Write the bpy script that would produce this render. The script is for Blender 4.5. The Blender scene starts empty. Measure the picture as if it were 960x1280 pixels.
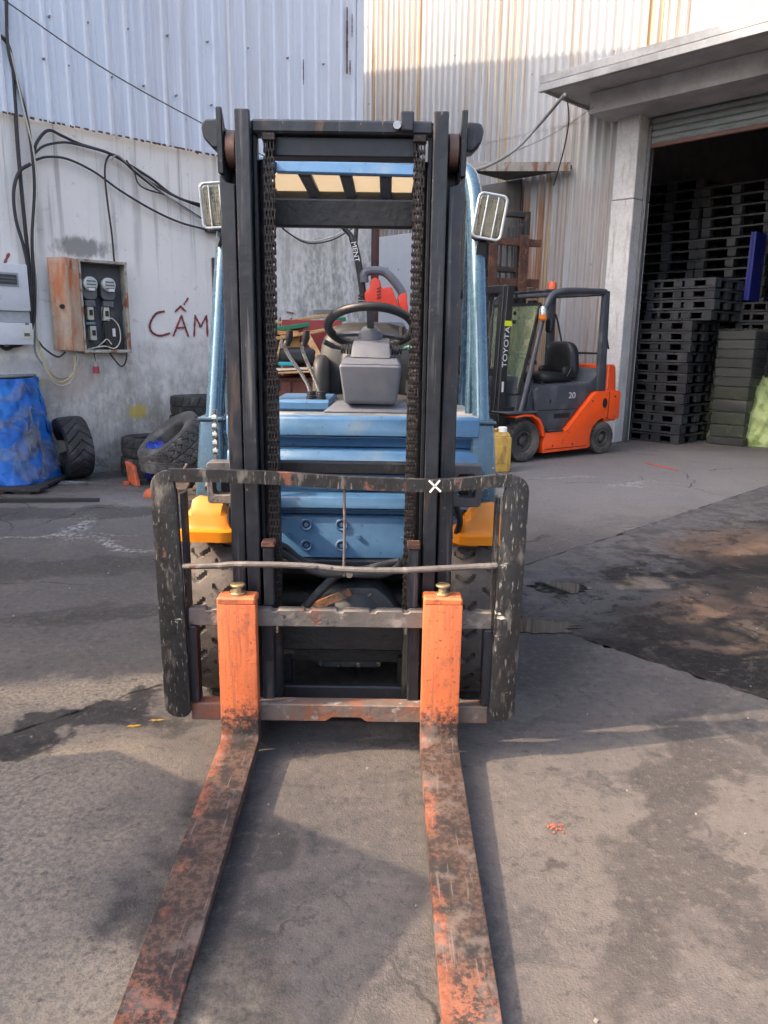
import bpy, bmesh, math, random
from mathutils import Vector, Matrix
random.seed(7)
R = math.radians
scene = bpy.context.scene
COL = scene.collection

# ---------------------------------------------------------------- camera
CAM_H, FPX, PITCH, ROLL = 1.42, 930.0, R(13.0), R(0.8)
fwd = Vector((0, math.cos(PITCH), -math.sin(PITCH)))
rt0 = Vector((1, 0, 0)); up0 = rt0.cross(fwd)
cr = rt0 * math.cos(ROLL) + up0 * math.sin(ROLL)
cu = up0 * math.cos(ROLL) - rt0 * math.sin(ROLL)
cd = bpy.data.cameras.new("camera"); cam = bpy.data.objects.new("camera", cd); COL.objects.link(cam)
cam.matrix_world = Matrix(((cr.x, cu.x, -fwd.x, 0), (cr.y, cu.y, -fwd.y, 0), (cr.z, cu.z, -fwd.z, CAM_H), (0, 0, 0, 1)))
cd.sensor_fit = 'HORIZONTAL'; cd.sensor_width = 36.0; cd.lens = 36.0 * FPX / 960.0
cd.clip_start = 0.05; cd.clip_end = 2000
scene.camera = cam

# ---------------------------------------------------------------- light
SUN_EL = R(39.8); SUN_DIR = Vector((0.974, 0.232, 0)).normalized()      # direction the light travels on the ground
w = bpy.data.worlds.new("World"); scene.world = w; w.use_nodes = True
nt = w.node_tree; bg = nt.nodes["Background"]
sky = nt.nodes.new("ShaderNodeTexSky"); sky.sky_type = 'NISHITA'; sky.sun_disc = False
sky.sun_elevation = SUN_EL; sky.sun_rotation = math.atan2(-SUN_DIR.x, -SUN_DIR.y)
sky.air_density = 1.0; sky.dust_density = 7.0; sky.ozone_density = 1.0
nt.links.new(sky.outputs[0], bg.inputs[0]); bg.inputs[1].default_value = 0.15
sl = bpy.data.lights.new("sun", 'SUN'); sl.energy = 2.0; sl.angle = R(0.6); sl.color = (1.0, 0.77, 0.54)
so = bpy.data.objects.new("sun", sl); COL.objects.link(so)
ld = Vector((SUN_DIR.x * math.cos(SUN_EL), SUN_DIR.y * math.cos(SUN_EL), -math.sin(SUN_EL)))
so.rotation_euler = ld.to_track_quat('-Z', 'Y').to_euler(); so.location = (-8, -3, 12)
vs = scene.view_settings
scene.display_settings.display_device = 'sRGB'
vs.view_transform = 'Standard'; vs.look = 'None'; vs.exposure = 1.95; vs.gamma = 1.0; vs.use_curve_mapping = False
scene.cycles.max_bounces = 6; scene.cycles.diffuse_bounces = 3; scene.cycles.glossy_bounces = 2; scene.cycles.use_adaptive_sampling = True; scene.cycles.adaptive_threshold = 0.03; scene.cycles.caustics_reflective = False; scene.cycles.caustics_refractive = False; scene.cycles.use_denoising = True

# ---------------------------------------------------------------- the yard's own frame
# the two buildings stand at right angles: u runs along the left wall (away to the right), v along the right wall (towards the viewer)
O = Vector((-3.02, 7.88)); U = Vector((0.7193, 0.6947)); V = Vector((0.6947, -0.7193))
YAW = math.atan2(U.y, U.x)
def B(u, v, z=0.0):
    p = O + U * u + V * v; return Vector((p.x, p.y, z))
def ray(px, py):
    xr, yr = px - 480.0, 640.0 - py
    return cr * xr + cu * yr + fwd * FPX
def at(px, py, Y):
    d = ray(px, py); return Vector((0, 0, CAM_H)) + d * (Y / d.y)
def gnd(px, py, z=0.0):
    d = ray(px, py); return Vector((0, 0, CAM_H)) + d * ((z - CAM_H) / d.z)
def onwall(px, py, u=None, v=None):
    """local (u, -v, z) of the point seen on the plane v = const or u = const"""
    d = ray(px, py)
    if v is not None: n, k = V, O.dot(V) + v
    else: n, k = U, O.dot(U) + u
    t = k / (n.x * d.x + n.y * d.y)
    p = Vector((0, 0, CAM_H)) + d * t; q = Vector((p.x, p.y)) - O
    return Vector((q.dot(U), -q.dot(V), p.z))

# ---------------------------------------------------------------- materials
class NT:
    def __init__(s, name):
        s.m = bpy.data.materials.new(name); s.m.use_nodes = True
        s.t = s.m.node_tree; s.n = s.t.nodes; s.b = s.n["Principled BSDF"]
        tc = s.n.new("ShaderNodeTexCoord"); oi = s.n.new("ShaderNodeObjectInfo")
        s.obj = tc.outputs['Object']; s.rnd = oi.outputs['Random']
    def lk(s, a, b): s.t.links.new(a, b)
    def setv(s, sock, v):
        if hasattr(v, 'node'): s.lk(v, sock)
        else:
            if isinstance(v, (tuple, list)) and len(v) == 3 and sock.type == 'RGBA': v = (*v, 1)
            sock.default_value = v
    def math(s, op, a, b=0.0, c=0.0, clamp=False):
        n = s.n.new("ShaderNodeMath"); n.operation = op; n.use_clamp = clamp
        s.setv(n.inputs[0], a); s.setv(n.inputs[1], b); s.setv(n.inputs[2], c); return n.outputs[0]
    def vmath(s, op, a, b=(0, 0, 0)):
        n = s.n.new("ShaderNodeVectorMath"); n.operation = op; s.setv(n.inputs[0], a); s.setv(n.inputs[1], b)
        return n.outputs['Value'] if op in ('LENGTH', 'DISTANCE', 'DOT_PRODUCT') else n.outputs[0]
    def coords(s, scale=(1, 1, 1), rnd=True):
        v = s.obj
        if rnd:
            c = s.n.new("ShaderNodeCombineXYZ"); r = s.math('MULTIPLY', s.rnd, 37.0)
            for i in range(3): s.lk(r, c.inputs[i])
            v = s.vmath('ADD', v, c.outputs[0])
        return s.vmath('MULTIPLY', v, scale)
    def noise(s, vec, scale, detail=4.0, rough=0.55, dist=0.0):
        n = s.n.new("ShaderNodeTexNoise"); s.lk(vec, n.inputs['Vector'])
        n.inputs['Scale'].default_value = scale; n.inputs['Detail'].default_value = detail
        n.inputs['Roughness'].default_value = rough; n.inputs['Distortion'].default_value = dist
        return n.outputs[0]
    def noisec(s, vec, scale, detail=3.0):
        n = s.n.new("ShaderNodeTexNoise"); s.lk(vec, n.inputs['Vector'])
        n.inputs['Scale'].default_value = scale; n.inputs['Detail'].default_value = detail; return n.outputs['Color']
    def voro(s, vec, scale, feature='F1'):
        n = s.n.new("ShaderNodeTexVoronoi"); n.feature = feature; s.lk(vec, n.inputs['Vector']); n.inputs['Scale'].default_value = scale
        return n.outputs['Distance']
    def ramp(s, f, lo, hi):
        n = s.n.new("ShaderNodeMapRange"); n.interpolation_type = 'SMOOTHSTEP'; s.setv(n.inputs[0], f)
        n.inputs[1].default_value = lo; n.inputs[2].default_value = hi; n.inputs[3].default_value = 0; n.inputs[4].default_value = 1
        return n.outputs[0]
    def mix(s, f, a, b):
        n = s.n.new("ShaderNodeMix"); n.data_type = 'RGBA'; s.setv(n.inputs[0], f); s.setv(n.inputs[6], a); s.setv(n.inputs[7], b); return n.outputs[2]
    def mixf(s, f, a, b):
        n = s.n.new("ShaderNodeMix"); n.data_type = 'FLOAT'; s.setv(n.inputs[0], f); s.setv(n.inputs[2], a); s.setv(n.inputs[3], b); return n.outputs[0]
    def sep(s, v):
        n = s.n.new("ShaderNodeSeparateXYZ"); s.lk(v, n.inputs[0]); return n.outputs
    def bump(s, h, strength=0.3, dist=0.01):
        n = s.n.new("ShaderNodeBump"); n.inputs['Strength'].default_value = strength; n.inputs['Distance'].default_value = dist
        s.lk(h, n.inputs['Height']); s.lk(n.outputs[0], s.b.inputs['Normal'])
    def done(s, col, rough=0.6, metal=0.0, **kw):
        s.setv(s.b.inputs['Base Color'], col); s.setv(s.b.inputs['Roughness'], rough); s.setv(s.b.inputs['Metallic'], metal)
        for k, v in kw.items(): s.setv(s.b.inputs[k], v)
        return s.m

MATS = {}
def mat(name, base, rough=0.5, metal=0.0, var=0.18, layers=(), bump=(40, 0.15), stretch=(1, 1, 1), each=0.0, **kw):
    """painted / worn surface: base colour with value variation, then layers of (colour, scale, lo, hi, stretch, roughness)"""
    if name in MATS: return MATS[name]
    t = NT(name); c = t.coords(stretch)
    n1 = t.noise(c, 3.0, 5); n2 = t.noise(c, 28.0, 4)
    f = t.math('ADD', t.math('MULTIPLY', n1, 0.6), t.math('MULTIPLY', n2, 0.4))
    f = t.ramp(f, 0.3, 0.72)
    col = t.mix(f, tuple(x * (1 - var) for x in base), tuple(min(1, x * (1 + var)) for x in base))
    ro = t.mixf(n2, max(0.02, rough - 0.12), min(1, rough + 0.12)); h = n2
    for L in layers:
        lc, ls, lo, hi = L[:4]; st = L[4] if len(L) > 4 else (1, 1, 1); lr = L[5] if len(L) > 5 else 0.85
        m = t.ramp(t.noise(t.coords(st), ls, 7, 0.62), lo, hi)
        col = t.mix(m, col, lc); ro = t.mixf(m, ro, lr); h = t.math('SUBTRACT', h, t.math('MULTIPLY', m, 0.5))
    if each:      # pieces differ a little from one another
        n = t.n.new('ShaderNodeHueSaturation'); t.setv(n.inputs['Value'], t.mixf(t.rnd, 1 - each, 1 + each)); t.setv(n.inputs['Color'], col); col = n.outputs[0]
    if bump: t.bump(t.math('ADD', h, t.noise(c, bump[0], 5)), bump[1], 0.01)
    MATS[name] = t.done(col, ro, metal, **kw); return MATS[name]

# ---------------------------------------------------------------- mesh builder
class G:
    def __init__(s): s.v = []; s.f = []
    def add(s, vs, fs):
        o = len(s.v); s.v += [tuple(p) for p in vs]; s.f += [tuple(i + o for i in f) for f in fs]; return s
    def box(s, x0, x1, y0, y1, z0, z1):
        return s.add([(x, y, z) for x in (x0, x1) for y in (y0, y1) for z in (z0, z1)],
                     [(0, 1, 3, 2), (4, 6, 7, 5), (0, 4, 5, 1), (2, 3, 7, 6), (0, 2, 6, 4), (1, 5, 7, 3)])
    def obox(s, c, size, M):
        c = Vector(c); hx, hy, hz = [k / 2 for k in size]
        return s.add([c + M @ Vector((x, y, z)) for x in (-hx, hx) for y in (-hy, hy) for z in (-hz, hz)],
                     [(0, 1, 3, 2), (4, 6, 7, 5), (0, 4, 5, 1), (2, 3, 7, 6), (0, 2, 6, 4), (1, 5, 7, 3)])
    def hexa(s, p):      # 8 points: bottom four ccw, then top four
        return s.add(p, [(3, 2, 1, 0), (4, 5, 6, 7), (0, 1, 5, 4), (1, 2, 6, 5), (2, 3, 7, 6), (3, 0, 4, 7)])
    def bar(s, a, b, w, t, up=(0, 0, 1)):
        a, b = Vector(a), Vector(b); d = (b - a); L = d.length; d.normalize()
        x = d.cross(Vector(up))
        if x.length < 1e-5: x = d.cross(Vector((0, 1, 0)))
        x.normalize(); y = x.cross(d).normalized()
        M = Matrix((x, y, d)).transposed()
        return s.obox((a + b) / 2, (w, t, L), M)
    def cyl(s, a, b, r0, r1=None, n=20, caps=True):
        a, b = Vector(a), Vector(b); r1 = r0 if r1 is None else r1; d = (b - a).normalized()
        x = d.orthogonal().normalized(); y = d.cross(x)
        vs = []
        for p, r in ((a, r0), (b, r1)):
            for i in range(n):
                t = 2 * math.pi * i / n; vs.append(p + x * (r * math.cos(t)) + y * (r * math.sin(t)))
        fs = [(i, (i + 1) % n, n + (i + 1) % n, n + i) for i in range(n)]
        if caps: fs += [tuple(range(n - 1, -1, -1)), tuple(range(n, 2 * n))]
        return s.add(vs, fs)
    def tube(s, pts, r, n=8, closed=False, caps=True):
        pts = [Vector(p) for p in pts]; m = len(pts); rs = r if isinstance(r, (list, tuple)) else [r] * m
        vs = []; x = None
        for i in range(m):
            if closed: d = pts[(i + 1) % m] - pts[i - 1]
            else: d = pts[min(i + 1, m - 1)] - pts[max(i - 1, 0)]
            d.normalize()
            x = d.orthogonal().normalized() if x is None else (x - d * x.dot(d)).normalized()
            y = d.cross(x)
            for k in range(n):
                t = 2 * math.pi * k / n; vs.append(pts[i] + x * (rs[i] * math.cos(t)) + y * (rs[i] * math.sin(t)))
        fs = []
        for i in range(m if closed else m - 1):
            j = (i + 1) % m
            for k in range(n): fs.append((i * n + k, i * n + (k + 1) % n, j * n + (k + 1) % n, j * n + k))
        if caps and not closed: fs += [tuple(range(n - 1, -1, -1)), tuple((m - 1) * n + k for k in range(n))]
        return s.add(vs, fs)
    def prism(s, poly, d0, d1, fn):
        """poly of 2D points, extruded from d0 to d1; fn(a, b, d) -> point"""
        n = len(poly)
        return s.add([fn(a, b, d0) for a, b in poly] + [fn(a, b, d1) for a, b in poly],
                     [tuple(range(n - 1, -1, -1)), tuple(range(n, 2 * n))] + [(i, (i + 1) % n, n + (i + 1) % n, n + i) for i in range(n)])
    def lathe(s, prof, n=32, fn=None, closed=False):
        """profile of (radius, axial); axis = x by default"""
        fn = fn or (lambda r, a, t: (a, r * math.cos(t), r * math.sin(t)))
        m = len(prof); vs = [fn(r, a, 2 * math.pi * k / n) for (r, a) in prof for k in range(n)]; fs = []
        for i in range(m if closed else m - 1):
            j = (i + 1) % m
            for k in range(n): fs.append((i * n + k, i * n + (k + 1) % n, j * n + (k + 1) % n, j * n + k))
        return s.add(vs, fs)
    def grid(s, fn, nu, nv):
        vs = [fn(i / nu, j / nv) for i in range(nu + 1) for j in range(nv + 1)]
        return s.add(vs, [(i * (nv + 1) + j, (i + 1) * (nv + 1) + j, (i + 1) * (nv + 1) + j + 1, i * (nv + 1) + j + 1) for i in range(nu) for j in range(nv)])
    def build(s, name, m, parent=None, bevel=0.0, seg=1, smooth=True, ang=35, loc=None, rz=None, thick=0.0):
        me = bpy.data.meshes.new(name); me.from_pydata(s.v, [], s.f); me.validate()
        bm = bmesh.new(); bm.from_mesh(me)
        if thick:
            bmesh.ops.solidify(bm, geom=bm.faces[:], thickness=thick)
        bmesh.ops.recalc_face_normals(bm, faces=bm.faces)
        if bevel:
            es = [e for e in bm.edges if len(e.link_faces) == 2 and e.calc_face_angle(0) > R(28)]
            bmesh.ops.bevel(bm, geom=es, offset=bevel, segments=seg, profile=0.6, affect='EDGES', clamp_overlap=True)
        bm.to_mesh(me); bm.free()
        if smooth:
            me.shade_smooth(); me.set_sharp_from_angle(angle=R(ang))
        o = bpy.data.objects.new(name, me); COL.objects.link(o)
        if isinstance(m, (list, tuple)):
            for k in m: me.materials.append(k)
        else: me.materials.append(m)
        if parent is not None: o.parent = parent
        if loc is not None: o.location = loc
        if rz is not None: o.rotation_euler = (0, 0, rz)
        return o

def tag(o, label=None, cat=None, group=None, kind=None):
    if label: o["label"] = label
    if cat: o["category"] = cat
    if group: o["group"] = group
    if kind: o["kind"] = kind
    return o
def thing(name, label, cat, loc=(0, 0, 0), rz=0.0, group=None):
    o = bpy.data.objects.new(name, None); COL.objects.link(o); o.empty_display_size = 0.2
    o.location = loc; o.rotation_euler = (0, 0, rz); return tag(o, label, cat, group)
def clone(o, parent=None):
    c = o.copy(); COL.objects.link(c); c.parent = parent; return c
def clone_tree(root, loc, rz, label=None, group=None):
    c = clone(root); c.location = loc; c.rotation_euler = (0, 0, rz)
    if label: c["label"] = label
    if group: c["group"] = group
    for p in list(root.children):
        q = clone(p, c)
        for k in list(p.children): clone(k, q)
    return c
def text(body, size, m, parent, M, ext=0.0008, name="lettering", sx=1.0):
    cv = bpy.data.curves.new(name, 'FONT'); cv.body = body; cv.size = size; cv.extrude = ext; cv.align_x = 'CENTER'; cv.align_y = 'CENTER'
    tmp = bpy.data.objects.new("tmp", cv); COL.objects.link(tmp); bpy.context.view_layer.update()
    me = bpy.data.meshes.new_from_object(tmp.evaluated_get(bpy.context.evaluated_depsgraph_get())); me.name = name
    bpy.data.objects.remove(tmp); bpy.data.curves.remove(cv)
    o = bpy.data.objects.new(name, me); COL.objects.link(o); me.materials.clear(); me.materials.append(m); o.parent = parent
    o.matrix_local = M @ Matrix.Diagonal((sx, 1, 1, 1)); return o
def smoothpath(pts, k=6):
    """Catmull-Rom through the points"""
    P = [Vector(p) for p in pts]; P = [P[0] * 2 - P[1]] + P + [P[-1] * 2 - P[-2]]; out = []
    for i in range(1, len(P) - 2):
        for j in range(k):
            t = j / k; a, b, c, d = P[i - 1], P[i], P[i + 1], P[i + 2]
            out.append(0.5 * ((2 * b) + (c - a) * t + (2 * a - 5 * b + 4 * c - d) * t * t + (3 * b - a - 3 * c + d) * t ** 3))
    out.append(P[-2]); return out
def rrect(w, h, r, n=4):
    pts = []
    for cx, cy, a0 in ((w / 2 - r, h / 2 - r, 0), (-w / 2 + r, h / 2 - r, 90), (-w / 2 + r, -h / 2 + r, 180), (w / 2 - r, -h / 2 + r, 270)):
        for i in range(n + 1):
            a = R(a0 + 90 * i / n); pts.append((cx + r * math.cos(a), cy + r * math.sin(a)))
    return pts

# ================================================================ GROUND
def ground_material(name, oily):
    t = NT(name); p = t.coords((1, 1, 1), rnd=False)
    wob = t.vmath('MULTIPLY', t.vmath('SUBTRACT', t.noisec(p, 2.4, 5), (0.5, 0.5, 0.5)), (0.8, 0.8, 0))
    wob2 = t.vmath('MULTIPLY', t.vmath('SUBTRACT', t.noisec(p, 13.0, 4), (0.5, 0.5, 0.5)), (0.22, 0.22, 0))
    q = t.vmath('ADD', t.vmath('ADD', p, wob), wob2)
    def blob(cx, cy, rx, ry, ang=0.0, soft=0.35, k=1.0):
        mp = t.n.new("ShaderNodeMapping"); mp.vector_type = 'TEXTURE'; t.lk(q, mp.inputs['Vector'])
        mp.inputs['Location'].default_value = (cx, cy, 0); mp.inputs['Rotation'].default_value = (0, 0, R(ang)); mp.inputs['Scale'].default_value = (rx, ry, 1)
        r = t.ramp(t.vmath('LENGTH', mp.outputs[0]), 1 + soft, 1 - soft); r.node.inputs[4].default_value = k
        return r
    big = t.noise(p, 0.55, 4, 0.6); mid = t.noise(p, 2.6, 5, 0.62, 0.6); fine = t.noise(p, 30, 4, 0.68); grit = t.noise(p, 150, 2, 0.6); speck = t.ramp(fine, 0.44, 0.60)
    rot = t.n.new("ShaderNodeVectorRotate"); rot.rotation_type = 'Z_AXIS'; t.lk(q, rot.inputs['Vector']); rot.inputs['Angle'].default_value = -R(12)
    streak = t.noise(t.vmath('MULTIPLY', rot.outputs[0], (0.5, 3.6, 1)), 1.6, 5, 0.65)
    m2 = t.noise(q, 6.5, 6, 0.70); film = t.noise(q, 0.9, 6, 0.66)
    if oily:
        col = t.mix(t.ramp(big, 0.35, 0.65), (0.011, 0.0095, 0.009), (0.030, 0.025, 0.023))
        col = t.mix(t.ramp(streak, 0.55, 0.68), col, (0.072, 0.050, 0.040))
        col = t.mix(t.ramp(mid, 0.56, 0.66), col, (0.006, 0.0055, 0.0055))
        for a in ((1.72, 4.05, .26, .16, 20), (2.35, 3.95, .70, .12, 12), (2.5, 5.35, .7, .35, 20), (1.95, 3.50, .45, .07, 15), (1.3, 4.75, .3, .06, 20)):
            col = t.mix(blob(*a, soft=.5), col, (0.105, 0.070, 0.052))
        col = t.mix(blob(1.35, 4.35, .75, .38, 30, .45, .9), col, (0.075, 0.073, 0.074))
        col = t.mix(blob(1.05, 4.0, .45, .30, 60, .5, .9), col, (0.080, 0.077, 0.076))
        col = t.mix(blob(3.9, 7.2, 1.8, .9, 40, .5, .8), col, (0.11, 0.105, 0.105))
        for a in ((1.55, 4.45, .55, .07, 18), (1.2, 5.0, .5, .06, 25), (2.2, 4.65, .9, .14, 15), (1.75, 3.2, .55, .18, 55)):
            col = t.mix(blob(*a, soft=.5, k=.85), col, (0.010, 0.009, 0.009))
        col = t.mix(t.math('MULTIPLY', t.ramp(m2, .54, .60), .75), col, (0.008, 0.007, 0.007))
        col = t.mix(t.math('MULTIPLY', t.ramp(m2, .45, .38), .55), col, (0.085, 0.070, 0.062))
        st3 = t.ramp(t.voro(q, 42), .22, .08); col = t.mix(t.math('MULTIPLY', st3, .55), col, (0.13, 0.115, 0.105))
        vv = t.math('ADD', t.vmath('DOT_PRODUCT', t.vmath('SUBTRACT', q, (O.x, O.y, 0)), (V.x, V.y, 0)), t.math('MULTIPLY', t.math('SUBTRACT', m2, .5), 1.2))
        dry = t.mix(t.ramp(m2, .40, .60), (0.115, 0.110, 0.110), (0.070, 0.066, 0.066)); edge = t.ramp(vv, 5.75, 5.15); col = t.mix(edge, col, dry)
        ro = t.mixf(t.ramp(mid, 0.42, 0.6), 0.92, 0.62)
    else:
        col = t.mix(t.ramp(big, 0.32, 0.68), (0.078, 0.071, 0.069), (0.126, 0.109, 0.100))
        col = t.mix(t.math('MULTIPLY', t.ramp(streak, 0.50, 0.66), 0.60), col, (0.046, 0.045, 0.047))
        col = t.mix(t.math('MULTIPLY', t.ramp(mid, 0.55, 0.72), 0.55), col, (0.150, 0.128, 0.113))
        col = t.mix(t.math('MULTIPLY', t.ramp(film, .50, .56), .42), col, (0.058, 0.056, 0.058))
        col = t.mix(t.math('MULTIPLY', t.ramp(m2, .58, .63), .5), col, (0.036, 0.034, 0.034))
        col = t.mix(t.math('MULTIPLY', t.ramp(m2, .42, .36), .45), col, (0.150, 0.132, 0.118))
        rot2 = t.n.new("ShaderNodeVectorRotate"); rot2.rotation_type = 'Z_AXIS'; t.lk(p, rot2.inputs['Vector']); rot2.inputs['Angle'].default_value = R(8)
        scr = t.noise(t.vmath('MULTIPLY', rot2.outputs[0], (0.7, 22, 1)), 2.0, 4, 0.6)
        col = t.mix(t.math('MULTIPLY', t.ramp(scr, .64, .74), .20), col, (0.18, 0.175, 0.17))
        for a in ((2.6, 8.0, 3.0, 1.6, 30), (-1.6, 6.2, 1.6, .9, 20)):
            col = t.mix(blob(*a, soft=.6, k=.80), col, (0.195, 0.187, 0.188))
        lit_dust = t.mixf(t.ramp(t.noise(p, 55, 5, .75), .40, .60), .35, .95)  # left foreground dust, coloured paler to stand in for sunlight missing there
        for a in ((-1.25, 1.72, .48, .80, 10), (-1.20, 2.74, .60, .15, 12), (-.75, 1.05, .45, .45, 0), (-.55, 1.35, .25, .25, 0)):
            col = t.mix(t.math('MULTIPLY', blob(*a, soft=.6), lit_dust), col, (0.34, 0.275, 0.205))
        for a in ((-1.6, 4.3, 2.2, 1.1, 5), (-2.2, 5.6, 1.6, .5, 8)):
            col = t.mix(blob(*a, soft=.6, k=.55), col, (0.066, 0.066, 0.071))
        for a in ((-1.16, 2.47, .40, .10, 18), (-1.0, 2.62, .18, .07, 40), (-1.42, 2.32, .25, .06, 10)):
            col = t.mix(blob(*a, soft=.22, k=.88), col, (0.026, 0.024, 0.024))
        for a in ((-1.25, 3.75, .7, .13, 6), (-1.9, 3.55, .6, .08, 10), (-.95, 3.95, .22, .10, 0),
                  (-.45, 1.80, .16, .45, 20), (-2.6, 6.0, 1.0, .22, 10), (.92, 2.05, .13, .8, -25), (1.45, 2.35, .08, .25, 20), (1.35, 2.1, .06, .2, 10), (.75, 3.3, .5, .25, 60), (-1.7, 4.5, 1.0, .22, 5), (.95, 5.2, .35, .05, 30)):
            col = t.mix(blob(*a, soft=.28, k=.60), col, (0.030, 0.028, 0.028))
        for a in ((.52, 1.86, .04, .02, 20), (-.18, 1.56, .05, .010, 30), (.06, 2.33, .03, .014, 0), (1.25, 2.52, .10, .010, 15), (.62, 2.22, .05, .008, 50)):
            col = t.mix(blob(*a, soft=.6, k=.85), col, (0.05, 0.042, 0.042))
        for a in ((-2.3, 5.5, .10, .42, 12), (-1.85, 4.98, .32, .05, -14), (-2.9, 5.1, .9, .03, 8), (2.6, 7.6, .3, .03, 20), (1.9, 7.9, .35, .04, 10)):
            col = t.mix(t.math('MULTIPLY', blob(*a, soft=.7), speck), col, (0.34, 0.34, 0.34))
        ro = t.mixf(t.ramp(mid, 0.35, 0.7), 0.82, 0.94)
        crk = t.n.new("ShaderNodeTexVoronoi"); crk.feature = 'DISTANCE_TO_EDGE'; t.lk(t.vmath('ADD', p, t.vmath('MULTIPLY', wob, (.45, .45, 0))), crk.inputs['Vector']); crk.inputs['Scale'].default_value = .62
        cm = t.math('MULTIPLY', t.ramp(crk.outputs['Distance'], .0045, .0015), t.ramp(big, .50, .60)); col = t.mix(cm, col, (0.016, 0.015, 0.015))
    col = t.mix(t.math('MULTIPLY', t.ramp(fine, 0.52, 0.72), 0.55), col, (0.150, 0.130, 0.115) if not oily else (0.07, 0.056, 0.048))
    col = t.mix(t.math('MULTIPLY', t.ramp(fine, 0.46, 0.30), 0.55), col, (0.030, 0.027, 0.027) if not oily else (0.012, 0.011, 0.011))
    col = t.mix(t.math('MULTIPLY', t.ramp(grit, 0.58, 0.75), 0.45), col, (0.030, 0.028, 0.027))
    col = t.mix(t.math('MULTIPLY', t.ramp(grit, 0.42, 0.28), 0.35), col, (0.165, 0.148, 0.132) if not oily else (0.10, 0.083, 0.07))
    h = t.math('ADD', t.math('MULTIPLY', fine, 0.7), t.math('MULTIPLY', grit, 0.4))
    t.bump(h, 0.5, 0.014)
    return t.done(col, ro, **({'Specular IOR Level': .25} if oily else {'Specular IOR Level': .35}))
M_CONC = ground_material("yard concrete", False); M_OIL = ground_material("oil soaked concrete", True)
M_SUB = mat("packed earth", (0.05, 0.046, 0.042), 0.95)

gr = G().grid(lambda a, b: ((a - .5) * 900, (b - .5) * 900, -0.035), 8, 8).build("ground", M_SUB, smooth=False); tag(gr, kind="structure")
def slab(u0, u1, v0, v1, m, seed):
    rnd = random.Random(seed); pts = []
    def edge(a, b):
        n = max(4, int((Vector(b) - Vector(a)).length / 0.055)); n = min(n, 260)
        for i in range(n):
            f = i / n; p = Vector(a).lerp(Vector(b), f); d = (Vector(b) - Vector(a)).normalized(); nn = Vector((-d.y, d.x))
            pts.append(p + nn * (abs(rnd.gauss(0, 0.008)) + (0.035 * rnd.random() if rnd.random() < .16 else 0)))
    c = [(u0, v0), (u0, v1), (u1, v1), (u1, v0)]
    for i in range(4): edge(c[i], c[(i + 1) % 4])
    g = G(); g.prism([(p.x, p.y) for p in pts], -0.03, 0.0, lambda a, b, d: B(a, b, d))
    return g.build("concrete_slab", m, gr, bevel=0.004, smooth=False)
us, vs_ = [-13, -6.2, -.2, 20], [-8, 5.05, 10.5, 22]
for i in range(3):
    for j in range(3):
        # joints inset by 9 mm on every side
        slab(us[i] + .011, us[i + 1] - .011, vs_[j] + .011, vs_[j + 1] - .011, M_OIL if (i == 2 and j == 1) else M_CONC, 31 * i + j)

# puddles lying in the cracked corner of the slab
M_WATER = NT("puddle water"); M_WATER = M_WATER.done((0.012, 0.013, 0.012), 0.03, 0.0, **{'Specular IOR Level': 0.9})
for k, (px, py, rx, ry) in enumerate(((700, 735, .17, .10), (668, 783, .22, .10))):
    c = gnd(px, py); rnd = random.Random(k); g = G()
    pts = [(c.x + rx * math.cos(R(a)) * (1 + rnd.uniform(-.3, .25)), c.y + ry * math.sin(R(a)) * (1 + rnd.uniform(-.3, .25))) for a in range(0, 360, 12)]
    g.prism(pts, 0.0005, 0.004, lambda a, b, d: (a, b, d)); tag(g.build("puddle", M_WATER, smooth=False), kind="structure")

# loose grit and crumbs
M_CRUMB = mat("brick crumb", (0.26, 0.085, 0.055), 0.9); M_PEB = mat("pale pebble", (0.24, 0.22, 0.20), 0.9)
def scatter(name, m, c, n, sp, smin, smax, seed, label, cat, kind="stuff"):
    rnd = random.Random(seed); g = G()
    for _ in range(n):
        x, y = c[0] + rnd.gauss(0, sp), c[1] + rnd.gauss(0, sp); s_ = rnd.uniform(smin, smax); a = rnd.uniform(0, 3.1)
        M = Matrix.Rotation(a, 3, 'Z') @ Matrix.Rotation(rnd.uniform(-.3, .3), 3, 'X')
        g.obox((x, y, s_ * .3), (s_, s_ * rnd.uniform(.5, .9), s_ * rnd.uniform(.4, .7)), M)
    return tag(g.build(name, m, bevel=smin * .2, smooth=False), label, cat, kind=kind)
c = gnd(692, 1034); scatter("brick_crumbs", M_CRUMB, c, 34, .014, .003, .009, 3, "small scatter of red brick crumbs on the sunlit concrete", "rubble")
rnd = random.Random(11); g = G()
for _ in range(220):
    x, y = rnd.uniform(-2.4, 3.2), rnd.uniform(1.2, 8.5); s_ = rnd.uniform(.003, .009)
    g.obox((x, y, s_ * .3), (s_, s_ * .8, s_ * .6), Matrix.Rotation(rnd.uniform(0, 3), 3, 'Z'))
tag(g.build("grit", M_PEB, smooth=False), "loose pale grit scattered over the yard", "grit", kind="stuff")
M_REDSTR = mat("red strap", (0.55, 0.05, 0.04), 0.7)
a, b = gnd(808, 579), gnd(846, 588)
tag(G().bar((a.x, a.y, .004), (b.x, b.y, .004), .03, .004).build("plastic_strap", M_REDSTR), "thin red strap lying on the concrete right of the orange forklift", "strap")
M_YEL = mat("yellow paint fleck", (0.50, 0.27, 0.02), 0.8, layers=[((0.1, 0.09, 0.08), 60, .5, .6)])
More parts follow.
